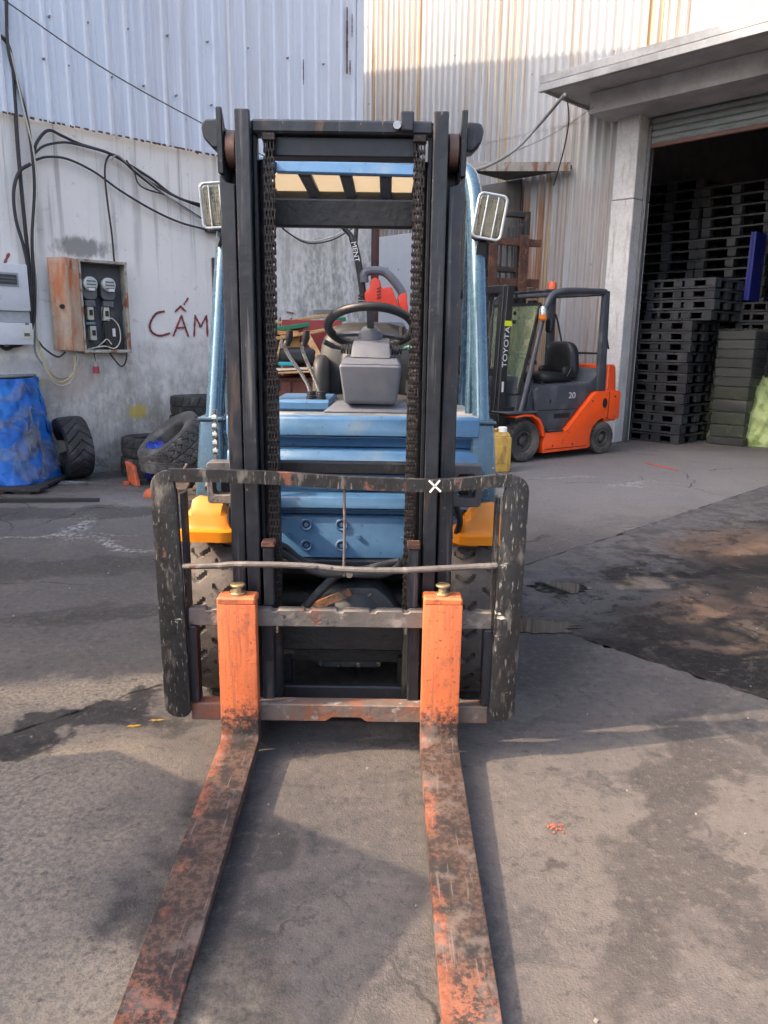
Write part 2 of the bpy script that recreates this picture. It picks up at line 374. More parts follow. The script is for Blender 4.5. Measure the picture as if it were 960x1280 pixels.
for px, py, l in ((168, 908, .026), (196, 901, .030)):
    c = gnd(px, py); g = G(); g.prism([(c.x - l, c.y - .005), (c.x - l * .2, c.y - .009), (c.x + l * .4, c.y - .004), (c.x + l, c.y + .004), (c.x + l * .3, c.y + .007), (c.x, c.y + .002), (c.x - l * .6, c.y + .006)], 0.0005, .004, lambda p, q, d: (p, q, d))
    tag(g.build("paint_fleck", M_YEL, smooth=False), ("left" if px < 180 else "right") + " one of two yellow paint flecks on the ground beside the carriage", "paint", "yellow paint flecks")

# ================================================================ LEFT BUILDING (x = u, y = -v in its own frame)
EXP = 0
def clad_material(name, base, rust_amt, yellow):
    t = NT(name); p = t.coords((1, 1, 1), rnd=False); X, Y, Z = t.sep(p)
    col = t.mix(t.noise(p, 0.8, 5), tuple(k * .86 for k in base), base)
    st = t.vmath('MULTIPLY', p, (9, 9, 0.16)); st2 = t.vmath('MULTIPLY', p, (30, 30, 0.35)); wide = t.vmath('MULTIPLY', p, (1.15, 1.15, 0.03))
    wd = t.ramp(t.noise(wide, 1.5, 3, .6), 0.47, 0.57)
    s1 = t.ramp(t.noise(st, 1.0, 5, .6), 0.47, 0.63); s2 = t.ramp(t.noise(st2, 1.0, 4, .6), 0.44, 0.62)
    f = t.math('MULTIPLY', t.math('MULTIPLY', wd, t.math('ADD', t.math('MULTIPLY', s1, .8), t.math('MULTIPLY', s2, .5))), rust_amt, clamp=True)
    col = t.mix(f, col, t.mix(s2, yellow, (0.24, 0.13, 0.055)))
    col = t.mix(t.math('MULTIPLY', t.ramp(t.noise(t.vmath('MULTIPLY', p, (14, 14, .5)), 1.0, 6, .6), .55, .75), .3), col, (.42, .42, .42))
    spots = t.ramp(t.voro(p, 2.3), 0.055, 0.03)
    col = t.mix(t.math('MULTIPLY', spots, .7), col, (0.20, 0.14, 0.11))
    if rust_amt > .6:   # run-off under the small canopy has eaten the lower sheets
        zz = t.math('MULTIPLY', t.ramp(Z, 3.9, 3.4), t.math('MULTIPLY', t.ramp(Y, -2.05, -1.7), t.ramp(Y, 1.4, .3)))
        v2 = t.ramp(t.noise(t.vmath('MULTIPLY', p, (7, 7, .25)), 1.0, 5, .6), .40, .56)
        k = t.math('MULTIPLY', t.math('MULTIPLY', zz, v2), t.mixf(t.ramp(Y, -1.05, -.75), .25, .95))
        col = t.mix(k, col, t.mix(s2, (0.30, 0.15, 0.075), (0.15, 0.065, 0.03)))
    t.bump(t.noise(p, 50, 4), 0.08, 0.01)
    return t.done(col, 0.55, 0.0)
M_CLADL = clad_material("pale blue cladding", (0.70, 0.755, 0.84), 0.3, (0.5, 0.42, 0.33))
M_CLADR = clad_material("rust streaked white cladding", (0.445, 0.455, 0.47), 1.0, (0.40, 0.31, 0.17))
def plaster_material():
    t = NT("weathered plaster"); p = t.coords((1, 1, 1), rnd=False); X, Y, Z = t.sep(p)
    col = t.mix(t.noise(p, 1.3, 6), (0.80, 0.76, 0.71), (0.89, 0.85, 0.80))
    # grime climbs from the ground: mottled, dense at the foot
    n1 = t.noise(p, 2.0, 7, .62); n2 = t.noise(t.vmath('MULTIPLY', p, (1, 1, .55)), 17, 5, .66); n3 = t.noise(t.vmath('MULTIPLY', p, (5, 5, .7)), 1.0, 6, .65)
    lvl = t.math('SUBTRACT', t.math('ADD', 1.25, t.math('MULTIPLY', t.math('SUBTRACT', n1, .5), 1.6)), Z)
    low = t.ramp(lvl, -0.15, 0.55)
    # right end of the wall is weathered higher up
    hi = t.math('MULTIPLY', t.ramp(X, 1.5, 3.0), t.ramp(Z, 3.4, 2.2))
    g_ = t.math('MULTIPLY', t.math('MAXIMUM', low, t.math('MULTIPLY', hi, .8)), t.ramp(t.math('ADD', t.math('MULTIPLY', n2, .5), t.math('MULTIPLY', n3, .5)), .40, .60))
    col = t.mix(t.math('MULTIPLY', g_, .80), col, (0.16, 0.15, 0.13))
    col = t.mix(t.math('MULTIPLY', low, .60), col, (0.40, 0.365, 0.31))
    col = t.mix(t.math('MULTIPLY', t.ramp(t.math('ADD', lvl, t.math('MULTIPLY', n3, .4)), 1.0, 1.5), .6), col, (0.11, 0.105, 0.095))
    streaks = t.math('MULTIPLY', t.ramp(t.noise(t.vmath('MULTIPLY', p, (6, 6, .22)), 1.0, 6, .6), .52, .70), t.ramp(t.noise(p, .9, 3), .45, .6))
    col = t.mix(t.math('MULTIPLY', streaks, .45), col, (0.30, 0.285, 0.25))
    drip = t.noise(t.vmath('MULTIPLY', p, (11, 11, .28)), 1.0, 5, .62)
    dm = t.math('MULTIPLY', t.ramp(drip, .53, .66), t.ramp(t.math('ADD', Z, t.math('MULTIPLY', t.noise(t.vmath('MULTIPLY', p, (4, 4, .01)), 1.0, 2), 2.2)), 2.7, 4.2))
    col = t.mix(t.math('MULTIPLY', dm, .62), col, (0.27, 0.26, 0.24))
    fl_ = t.ramp(t.noise(p, 5.5, 8, .72), .60, .63); col = t.mix(t.math('MULTIPLY', fl_, .35), col, (0.42, 0.39, 0.34))
    sp_ = t.ramp(t.noise(p, 60, 3, .6), .66, .72); col = t.mix(t.math('MULTIPLY', sp_, .4), col, (0.2, 0.19, 0.17))
    for ex, ez, rx, rz, cc, k in ((.42, .62, .13, .10, (.55, .40, .06), .8), (-.66, .95, .16, .06, (.60, .42, .08), .7), (-.05, 2.28, .30, .12, (.12, .115, .11), .75),
                                  (-.28, 1.0, .3, .25, (.55, .42, .36), .6), (-.75, 1.12, .35, .1, (.35, .35, .36), .5), (2.9, .6, 1.0, .6, (.12, .12, .11), .6)):
        dx = t.math('DIVIDE', t.math('SUBTRACT', X, ex), rx); dz = t.math('DIVIDE', t.math('SUBTRACT', Z, ez), rz)
        r = t.math('SQRT', t.math('ADD', t.math('MULTIPLY', dx, dx), t.math('MULTIPLY', dz, dz)))
        r = t.math('ADD', r, t.math('MULTIPLY', t.math('SUBTRACT', t.noise(t.vmath('MULTIPLY', p, (1, 1, .5)), 14, 6, .7), .5), 1.6))
        col = t.mix(t.math('MULTIPLY', t.ramp(r, 1.1, .5), k), col, cc)
    t.bump(t.math('ADD', t.noise(p, 7, 6), t.math('MULTIPLY', n2, .5)), 0.35, 0.02)
    return t.done(col, 0.9)
M_PLASTER = plaster_material()
M_RUSTY = mat("rusty steel", (0.105, 0.050, 0.034), 0.85, 0.1, .4, [((0.20, 0.085, 0.045), 9, .52, .64), ((0.06, 0.045, 0.04), 20, .55, .65)], bump=(60, .4))
M_DARKROOF = mat("grey roofing", (0.22, 0.22, 0.23), 0.7)
lb = thing("left_building", "white walled shed with pale corrugated cladding behind the electric meter boxes", "building", B(0, 0, 0), YAW)
PROF = [(-16.5, 8.0), (-11.4, 8.5), (-7.2, 9.5), (-3.0, 11.6), (-1.2, 11.1), (3.65, 8.31)]  # unseen roofline, heights shaped so its shadow edges land on wall and yard
def prof(u):
    for (a, za), (b, zb) in zip(PROF, PROF[1:]):
        if a <= u <= b: return za + (zb - za) * (u - a) / (b - a)
    return PROF[0][1] if u < PROF[0][0] else PROF[-1][1]
SL = 0.163  # unseen roof's rise, shaped to slant the shadow edge on the right wall
# plaster wall with slightly uneven face
def pf(a, b):
    u = -16.5 + 20.4 * a; z = 3.40 * b
    return (u, -0.01 * math.sin(u * 2.1 + z) * math.sin(u * .7 + 2 * z) * (0.3 if b > .95 else 1), z)
g = G().grid(pf, 90, 14); g.box(-16.5, 3.90, .03, .25, 0, 3.40); g.build("plaster_wall", M_PLASTER, lb, smooth=True)
def trap_sheet(u0, n):
    prof_pts = []
    for k in range(n):
        for du, dy in ((0, 0), (.035, 0), (.05, -.022), (.075, -.022), (.09, 0), (.12, 0), (.13, -.008), (.15, -.008), (.16, 0)): prof_pts.append((u0 + k * .20 + du, dy))
    prof_pts.append((u0 + n * .20 + .012, 0))
    g = G()
    for (a, ya), (b, yb) in zip(prof_pts, prof_pts[1:]):
        za, zb = prof(a) + .03, prof(b) + .03
        g.add([(a, -.055 + ya, 3.375), (b, -.055 + yb, 3.375), (b, -.055 + yb, zb), (a, -.055 + ya, za)], [(0, 1, 2, 3)])
    return g.build("cladding_sheet", M_CLADL, lb, smooth=False)
u0 = 3.65 - 1.0; k = 0
while u0 > -16.4:
    s_ = trap_sheet(u0, 5); s_.location.y = .0 if k % 2 else .003; u0 -= 1.0; k += 1
# rust eaten lower edge: a thin drip flashing with ragged teeth
rnd = random.Random(5); g = G(); u0 = -2.0
while u0 < 3.62:
    d = rnd.uniform(.002, .012) + (.016 if rnd.random() < .12 else 0); wdt = rnd.uniform(.015, .05)
    g.hexa([(u0, -.074, 3.374 - d * .4), (u0 + wdt, -.074, 3.374 - d), (u0 + wdt, -.062, 3.374 - d), (u0, -.062, 3.374 - d * .4), (u0, -.074, 3.385), (u0 + wdt, -.074, 3.385), (u0 + wdt, -.062, 3.385), (u0, -.062, 3.385)])
    u0 += wdt + rnd.uniform(0, .05)
tag(g.build("rusty_drip_edge", M_RUSTY, lb, smooth=False), kind="stuff")
# rust runs on the seam near the corner and at screws: real flaking strips of rusted lap seam
for u_, z0, z1, wd in ((3.38, 4.62, 5.35, .03), (3.43, 4.62, 4.78, .02), (2.70, 4.35, 4.62, .012), (1.95, 3.42, 3.62, .012), (2.2, 3.42, 3.56, .014), (3.46, 5.05, 5.30, .014)):
    g = G(); n = 10
    for i in range(n):
        f0, f1 = i / n, (i + 1) / n; w0 = wd * (1 - .7 * abs(f0 - .4)) * rnd.uniform(.7, 1.2)
        g.box(u_ - w0 / 2, u_ + w0 / 2, -.0835, -.079, z0 + (z1 - z0) * f0, z0 + (z1 - z0) * f1 - .0005)
    g.build("rust_flake_strip", M_RUSTY, lb, smooth=False)
# roof, end wall and back
g = G(); us_ = [p[0] for p in PROF]
for a, b in zip(us_, us_[1:]):
    g.add([(a, -.02, prof(a)), (b, -.02, prof(b)), (b, 9, prof(b) + 9 * SL), (a, 9, prof(a) + 9 * SL)], [(0, 1, 2, 3)])
g.build("roof", M_DARKROOF, lb, thick=.04, smooth=False)
g = G(); g.add([(3.62, .26, 0), (3.62, 9, 0), (3.62, 9, prof(3.65) + 9 * SL - .06), (3.62, .26, prof(3.65) + .26 * SL - .06)], [(0, 1, 2, 3)])
g.build("end_wall", M_CLADL, lb, thick=.06, smooth=False)
g = G(); g.box(3.55, 3.66, -.078, .0, 3.42, prof(3.65) - .1); g.build("corner_flashing", M_CLADL, lb, bevel=.004)
for px, py in ((55, 73), (86, 82), (140, 96), (180, 107), (221, 119), (265, 131), (62, 20), (110, 28), (160, 36), (210, 44), (260, 52), (310, 60), (360, 72), (405, 80), (310, 142), (360, 150)):
    p_ = onwall(px, py, v=.08); G().cyl((p_.x, -.058, p_.z), (p_.x, -.090, p_.z), .011, .008, 8).build("roofing_screw", M_DARKROOF, lb)
# steel post at the free end of the plaster wall
M_BROWN = mat("brown primer", (0.09, 0.045, 0.04), 0.7, layers=[((0.17, 0.08, 0.05), 10, .55, .65)])
tag(G().box(3.905, 3.985, -.06, .04, 0, 3.37).build("steel_post", M_BROWN, bevel=.006, loc=B(0, 0, 0), rz=YAW), "dark brown steel post at the end of the plaster wall", "post")

# ================================================================ RIGHT BUILDING
rb = thing("right_building", "warehouse with rust streaked white corrugated wall and open roller door", "building", B(0, 0, 0), YAW)
UR = 6.75
def corr_sheet(v0, n, z0, z1, m=M_CLADR, pitch=.13, amp=.020):
    g = G(); N = n * 8
    for k in range(N):
        a, b = k / 8 * pitch, (k + 1) / 8 * pitch
        ya, yb = amp * math.cos(2 * math.pi * k / 8), amp * math.cos(2 * math.pi * (k + 1) / 8)
        g.add([(UR + ya, -(v0 + a), z0), (UR + yb, -(v0 + b), z0), (UR + yb, -(v0 + b), z1), (UR + ya, -(v0 + a), z1)], [(0, 1, 2, 3)])
    return g.build("cladding_sheet", m, rb, smooth=True, ang=80)
v = -7.6; k = 0
while v < 1.90:
    n = 6
    if v + n * .13 > 1.99: n = max(1, int((1.99 - v) / .13))
    for z0, z1 in ((0.05, 4.55), (4.50, 8.6)):
        s_ = corr_sheet(v, n, z0, z1); s_.location.x = (.004 if k % 2 else 0) - (.006 if z0 > 1 else 0)
    v += n * .13; k += 1
while v < 10.0:
    corr_sheet(v, 6, 4.50, 8.6).location.x = (.004 if k % 2 else 0) - .006; v += .78; k += 1
# smooth white panel let into the wall beyond the left building
M_WPANEL = mat("white painted sheet", (0.66, 0.70, 0.76), 0.5, var=.05, bump=(12, .05))
pz = onwall(500, 340, u=UR)
g = G().box(UR - .045, UR - .015, 1.05, 3.9, 0.05, 3.28); g.build("flat_panel", M_WPANEL, rb, bevel=.004)
M_DARK = mat("dark rivet", (0.10, 0.09, 0.09), 0.7)
for px, py in ((485, 335), (498, 337), (513, 339)):
    p = onwall(px, py, u=UR - .045); G().cyl((UR - .05, p.y, p.z), (UR - .044, p.y, p.z), .012, n=10).build("rivet", M_DARK, rb)
# jamb
M_JAMB = mat("grey painted concrete", (0.62, 0.61, 0.60), 0.85, layers=[((0.40, 0.38, 0.35), 5, .54, .74, (3, 3, .4)), ((0.25, 0.24, 0.22), 30, .64, .76)], bump=(20, .3))
G().box(UR - .09, UR + .36, -2.27, -1.94, 3.36, 4.5).build("jamb", M_JAMB, rb, bevel=.012)
G().box(UR - .095, UR + .36, -2.275, -1.935, 0.0, 3.352).build("jamb", M_JAMB, rb, bevel=.012)
M_GUIDE = mat("galvanised guide", (0.20, 0.20, 0.21), 0.5, 0.6)
G().box(UR + .14, UR + .22, -2.33, -2.28, 0, 4.3).build("door_guide", M_GUIDE, rb, bevel=.003)
# roller shutter, let down a little way
M_SHUT = mat("grey green shutter", (0.26, 0.29, 0.29), 0.6, layers=[((0.16, 0.14, 0.12), 4, .55, .7, (1, 1, 6))])
for i in range(6):
    z0 = 4.075 + i * .085
    g = G(); pts = [(-.012, 0), (.012, 0), (.012, .08), (0, .08), (-.02, .055), (-.026, .04), (-.02, .02)]
    g.prism(pts, -2.30, -9.4, lambda a, b, d: (UR + .18 + a, d, z0 + b)); g.build("shutter_slat", M_SHUT, rb, smooth=False)
M_REDRUST = mat("red brown rail", (0.22, 0.12, 0.10), 0.7)
G().box(UR + .15, UR + .205, -9.4, -2.30, 4.02, 4.07).build("shutter_bottom_rail", M_REDRUST, rb, bevel=.006)
# deep canopy over the door
M_CAN = mat("canopy grey", (0.40, 0.40, 0.40), 0.7, layers=[((0.27, 0.26, 0.25), 1.6, .5, .7)])
M_SOFF = mat("canopy soffit", (0.50, 0.49, 0.485), 0.85, layers=[((0.36, 0.35, 0.34), 1.2, .48, .7)])
UC = 5.55
G().box(UC + .02, UR - .02, -9.4, -1.44, 4.66, 4.74).build("canopy_soffit", M_SOFF, rb)
G().box(UC, UC + .05, -9.42, -1.41, 4.70, 4.80).build("canopy_fascia", M_CAN, rb, bevel=.006)
G().box(UC - .012, UC + .05, -9.42, -1.405, 4.605, 4.692).build("canopy_fascia", M_CAN, rb, bevel=.006)
G().box(UC + .052, UR - .02, -1.442, -1.41, 4.62, 4.795).build("canopy_end", M_CAN, rb, bevel=.004)
G().box(UC + .03, UR - .02, -9.4, -1.45, 4.745, 4.775).build("canopy_roof", M_CAN, rb)
G().box(UR - .56, UR + .12, -9.4, -1.78, 4.40, 4.655).build("shutter_housing", M_SOFF, rb, bevel=.004)
# inner room
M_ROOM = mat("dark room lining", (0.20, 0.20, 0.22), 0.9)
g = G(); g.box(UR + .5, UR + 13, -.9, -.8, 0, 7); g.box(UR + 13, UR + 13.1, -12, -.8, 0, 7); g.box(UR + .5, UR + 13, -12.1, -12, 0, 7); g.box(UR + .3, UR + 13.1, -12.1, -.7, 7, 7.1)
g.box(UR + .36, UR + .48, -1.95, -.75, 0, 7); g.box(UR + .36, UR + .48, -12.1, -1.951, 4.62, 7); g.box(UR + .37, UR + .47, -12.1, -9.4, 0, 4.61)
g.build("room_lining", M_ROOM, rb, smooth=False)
G().box(UR - .03, UR + .36, -12, -9.42, 0, 8.55).build("far_wall_bay", M_CLADR, rb)
G().box(UR + .05, UR + 13, -12.2, 7.6, 8.6, 8.7).build("roof", M_DARKROOF, rb)
# small weathered canopy over the alcove
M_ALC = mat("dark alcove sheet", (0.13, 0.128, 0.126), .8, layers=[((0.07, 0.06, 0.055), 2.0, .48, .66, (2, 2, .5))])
M_SCAN = mat("weathered canopy board", (0.40, 0.37, 0.34), 0.8, layers=[((0.25, 0.13, 0.08), 9, .5, .66, (1, 1, .3)), ((0.55, 0.54, 0.52), 4, .55, .65)])
sc = thing("small_canopy", "small weathered flat canopy above the old forklift in the corner", "canopy", B(0, 0, 0), YAW)
a, b = gnd(575, 206, 3.93), gnd(713, 206, 3.93)
def loc_uv(p): q = Vector((p.x, p.y)) - O; return q.dot(U), -q.dot(V)
(ua, ya), (ub, yb) = loc_uv(a), loc_uv(b)
G().prism([(ua, ya), (ub, yb), (UR - .04, yb), (UR - .04, ya)], 3.875, 3.93, lambda a, b, d: (a, b, d)).build("roof_sheet", M_ALC, sc, smooth=False)
d = Vector((ub - ua, yb - ya, 0)).normalized(); nrm = Vector((d.y, -d.x, 0))
if nrm.x > 0: nrm = -nrm
p0, p1 = Vector((ua, ya, 0)) + nrm * .02, Vector((ub, yb, 0)) + nrm * .02
G().bar((p0.x, p0.y, 3.90), (p1.x, p1.y, 3.90), .03, .125, up=(0, 0, 1)).build("fascia_board", M_SCAN, sc, bevel=.004)
# dark sheet metal lining of the alcove below it
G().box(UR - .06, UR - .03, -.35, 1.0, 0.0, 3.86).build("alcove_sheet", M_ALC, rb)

# ================================================================ MAIN FORKLIFT (own frame: x right, y away from the forks, z up)
M_BLACK = mat("worn black mast paint", (0.020, 0.0235, 0.032), 0.38, 0.1, .35, [((0.075, 0.075, 0.08), 22, .60, .74, (1, 1, .35), .6), ((0.085, 0.045, 0.035), 9, .66, .74)], bump=(45, .10))
M_RAIL = mat("worn mast rail", (0.021, 0.0245, 0.033), 0.36, 0.15, .35, [((0.115, 0.115, 0.12), 9, .56, .74, (5, 5, .22), .45), ((0.080, 0.050, 0.040), 5, .58, .74, (3, 3, .5)), ((0.20, 0.19, 0.18), 60, .66, .74, (1, 1, .4))], bump=(45, .10))
M_BLACK2 = mat("scraped black paint", (0.018, 0.018, 0.020), 0.45, 0.1, .3, [((0.13, 0.118, 0.106), 24, .52, .68, (1, 1, .28), .7), ((0.17, 0.065, 0.04), 12, .63, .70), ((0.50, 0.48, 0.42), 11, .685, .72, (.6, 1, 1.8)), ((0.20, 0.188, 0.172), 75, .58, .68, (1.6, 1, .35))], bump=(50, .18))
M_GREYST = mat("rubbed steel bar", (0.15, 0.135, 0.125), 0.55, 0.3, .25, [((0.30, 0.27, 0.25), 14, .55, .7), ((0.17, 0.07, 0.045), 10, .56, .66), ((0.05, 0.045, 0.045), 25, .58, .68)], bump=(60, .25))
M_BARRUST = mat("rust edged lower bar", (0.17, 0.13, 0.11), 0.65, 0.2, .25, [((0.27, 0.10, 0.055), 5, .45, .62), ((0.33, 0.30, 0.27), 18, .58, .68)], bump=(60, .3))
M_BLUE = mat("truck blue paint", (0.064, 0.158, 0.300), 0.38, 0.0, .14, [((0.13, 0.20, 0.27), 5, .54, .72), ((0.035, 0.05, 0.065), 45, .62, .72), ((0.045, 0.05, 0.05), 3.5, .60, .72, (1, 1, .35))], bump=(8, .05), **{'Coat Weight': .12})
M_BLUEP = mat("truck pillar blue", (0.052, 0.108, 0.160), 0.26, 0.35, .12, [((0.10, 0.15, 0.20), 8, .6, .75)], bump=(8, .03), **{'Coat Weight': .5})
M_ORANGE = mat("fender orange", (0.66, 0.215, 0.009), 0.38, 0.0, .08, [((0.60, 0.22, 0.03), 20, .64, .74)], bump=(10, .05))
M_RUB = mat("tyre rubber", (0.040, 0.037, 0.036), 0.85, 0, .3, [((0.135, 0.115, 0.10), 3, .42, .68), ((0.17, 0.145, 0.12), 30, .62, .75)], bump=(80, .3))
M_RUBT = mat("dusty drive tyre rubber", (0.095, 0.080, 0.072), 0.9, 0, .2, [((0.15, 0.127, 0.112), 4, .42, .66), ((0.055, 0.048, 0.045), 14, .56, .68)], bump=(80, .25))
M_RUBD = mat("dark tyre rubber", (0.022, 0.022, 0.024), 0.75, 0, .3, [((0.075, 0.072, 0.072), 6, .5, .7)], bump=(80, .3))
M_CHAIN = mat("oily rusty chain", (0.022, 0.017, 0.016), 0.36, 0.4, .4, [((0.075, 0.048, 0.04), 60, .55, .66)], bump=None)
M_GREASE = mat("greasy black", (0.016, 0.016, 0.018), 0.5, 0.1, .3, [((0.06, 0.055, 0.05), 9, .58, .7)], bump=(40, .3))
M_PLAST = mat("grey plastic", (0.105, 0.113, 0.138), 0.5, 0, .12, [((0.145, 0.150, 0.168), 5, .5, .7)], bump=(150, .12))
M_PLASTD = mat("black plastic", (0.018, 0.018, 0.02), 0.42, 0, .2, bump=(120, .1))
M_SEAT = mat("dusty black vinyl", (0.034, 0.034, 0.036), 0.5, 0, .2, [((0.095, 0.085, 0.072), 3, .52, .74)], bump=(90, .1))
M_STEEL = mat("bright steel", (0.42, 0.41, 0.39), 0.28, 0.9, .15, [((0.22, 0.18, 0.15), 12, .58, .68)], bump=(60, .08))
M_BRASS = mat("zinc yellow pin", (0.40, 0.31, 0.17), 0.4, 0.6, .3)
M_HOSE = mat("hydraulic hose", (0.045, 0.045, 0.048), 0.5, 0, .2)
M_WHITE = mat("white chalk", (0.75, 0.75, 0.73), 0.9)
M_DECK = mat("rubbed deck plate", (0.20, 0.22, 0.24), 0.5, 0.3, .2, [((0.34, 0.33, 0.31), 10, .5, .65)])
def fork_material():
    t = NT("fork orange over rust"); p = t.coords((1, 1, 1)); X, Y, Z = t.sep(t.obj)
    n1 = t.noise(p, 9, 8, .65); n2 = t.noise(p, 52, 6, .72); n3 = t.noise(t.coords((20, 20, 1.5)), 2.0, 6, .65)
    rust = t.mix(t.ramp(n2, .4, .62), (0.045, 0.029, 0.024), (0.118, 0.074, 0.056))
    rust = t.mix(t.ramp(n1, .5, .62), rust, (0.026, 0.022, 0.022))
    rust = t.mix(t.math('MULTIPLY', t.ramp(t.noise(p, 5, 6, .7), .52, .62), .8), rust, (0.150, 0.120, 0.105))
    scr_ = t.ramp(t.noise(t.coords((70, 3, 70)), 1.5, 4, .6), .60, .68); rust = t.mix(t.math('MULTIPLY', scr_, .5), rust, (0.19, 0.165, 0.15))
    orange = t.mix(t.ramp(n3, .45, .66), (0.66, 0.170, 0.062), (0.50, 0.125, 0.052))
    orange = t.mix(t.ramp(t.noise(p, 70, 5, .7), .57, .66), orange, (0.20, 0.075, 0.040))
    orange = t.mix(t.math('MULTIPLY', t.ramp(t.noise(t.coords((60, 60, 2.5)), 1.6, 4, .6), .56, .64), .6), orange, (0.30, 0.10, 0.05))
    orange = t.mix(t.math('MULTIPLY', t.ramp(n1, .56, .68), .6), orange, (0.26, 0.10, 0.055))
    orange = t.mix(t.math('MULTIPLY', t.ramp(n2, .36, .28), .7), orange, (0.80, 0.36, 0.18))
    # paint is rubbed away below the heel and along the blade, except along the edges
    keep = t.ramp(t.math('ADD', Z, t.math('MULTIPLY', t.math('SUBTRACT', n2, .5), .30)), .13, .24)
    ed = t.math('MULTIPLY', t.ramp(t.math('ADD', t.math('MULTIPLY', X, -1), t.math('MULTIPLY', t.math('SUBTRACT', n2, .5), .05)), .015, .055), t.ramp(t.noise(p, 6, 6, .65), .50, .58))
    tip = t.math('MULTIPLY', t.ramp(t.math('ADD', Y, t.math('MULTIPLY', n1, .25)), -.70, -.92), t.ramp(n2, .46, .56))
    keep = t.math('MAXIMUM', keep, t.math('MULTIPLY', t.math('MAXIMUM', ed, tip), .28))
    t.bump(t.math('ADD', n2, n1), .35, .006)
    return t.done(t.mix(keep, rust, orange), t.mixf(keep, .72, .5), t.mixf(keep, .25, .0))
M_FORK = fork_material()

fl = thing("forklift", "blue forklift with black mast and long orange forks facing the viewer", "forklift", (-.142, 2.30, 0))
def part(g, name, m, parent=None, **k): return g.build(name, m, parent or fl, **k)
# --- forks
def fork(cx, top):
    g = G(); hw = .064; prof_ = [(.045, top), (0, top), (0, .20)]
    # inside curve down to blade; blade slopes a little towards the tips
    pts_f = [(0.0, top), (0.0, .26)]; 
    for i in range(1, 9):
        a = R(90 * i / 8); pts_f.append((-.022 * (1 - math.cos(a)), .112 - .022 * math.sin(a)))
    tip_y = -1.24; n = 14
    for i in range(1, n + 1):
        f = i / n; pts_f.append((-.022 + (tip_y + .022) * f, .090 - .054 * f))
    back = []
    for i in range(n, 0, -1):
        f = i / n; th = .046 * (1 - .78 * f ** 1.2); back.append((-.022 + (tip_y + .022) * f, .090 - .054 * f - th))
    for i in range(8, -1, -1):
        a = R(90 * i / 8); back.append((.046 - .066 * (1 - math.cos(a)), .110 - .066 * math.sin(a)))
    back += [(.046, .26), (.046, top)]
    sec = pts_f + back
    def width(y): return hw * (1 if y > -1.02 else max(.35, 1 - .6 * ((-1.02 - y) / .22) ** 2))
    m = len(sec); vs = []
    for sx in (-1, 1):
        for (y, z) in sec: vs.append((sx * width(y), y, z))
    k = len(pts_f); q = len(back); fs = [(i, (i + 1) % m, m + (i + 1) % m, m + i) for i in range(m)]
    # side caps as strips between front and back chains
    for o in (0, m):
        for i in range(k - 1):
            j0 = m - 1 - int(round(i * (q - 1) / (k - 1))); j1 = m - 1 - int(round((i + 1) * (q - 1) / (k - 1)))
            fs.append((o + i, o + i + 1, o + j1) if j0 == j1 else (o + i, o + i + 1, o + j1, o + j0))
    g.add(vs, fs); o = part(g, "fork", M_FORK, bevel=.006, seg=2); o.location = (cx, 0, 0)
    # top hook and locking pin
    h = G(); h.box(-.064, .064, .0, .075, top - .004, top + .022); part(h, "fork_hook", M_FORK, o, bevel=.006)
    h = G(); h.cyl((0, .04, top + .022), (0, .04, top + .05), .017, .012, 16); h.cyl((0, .04, top + .05), (0, .04, top + .058), .024, n=20); h.cyl((0, .04, top + .022), (0, .04, top + .03), .027, n=6)
    part(h, "locking_pin", M_BRASS, o, bevel=.002)
    return o
fork(-.338, .572); fork(.340, .580)
# --- carriage
g = G(); ptsb = []
for i in range(0, 29):     # notched top edge
    x = -.51 + i * .0367; ptsb.append((x, .538 if i % 4 else .538))
poly = [(-.515, .478), (.525, .478), (.525, .538)]
for i in range(9):
    x = .44 - i * .11
    poly += [(x + .012, .538), (x + .008, .531), (x - .008, .531), (x - .012, .538)]
poly += [(-.515, .538)]
g.prism(poly, .047, .085, lambda a, b, d: (a, d, b)); part(g, "carriage_upper_bar", M_GREYST, bevel=.003)
g = G(); poly = [(-.515, .128), (-.05, .128), (-.03, .143), (.07, .143), (.09, .128), (.510, .128), (.510, .192), (-.515, .192)]
g.prism(poly, .05, .105, lambda a, b, d: (a, d, b)); part(g, "carriage_lower_bar", M_BARRUST, bevel=.004)
for sx in (-1, 1):
    g = G(); g.box(sx * .252 - .020, sx * .252 + .020, .088, .15, .19, .535); g.box(sx * .243 - .018, sx * .243 + .018, .088, .13, .535, .74); part(g, "carriage_upright", M_RAIL, bevel=.004)
    g = G(); g.box(sx * .243 - .022, sx * .243 + .022, .085, .135, .742, .762); part(g, "carriage_upright_cap", M_RUSTY, bevel=.003)
    g = G(); g.box(sx * .500 - .016, sx * .500 + .016, .046, .10, .196, .475); part(g, "carriage_side_post", M_BLACK, bevel=.004)
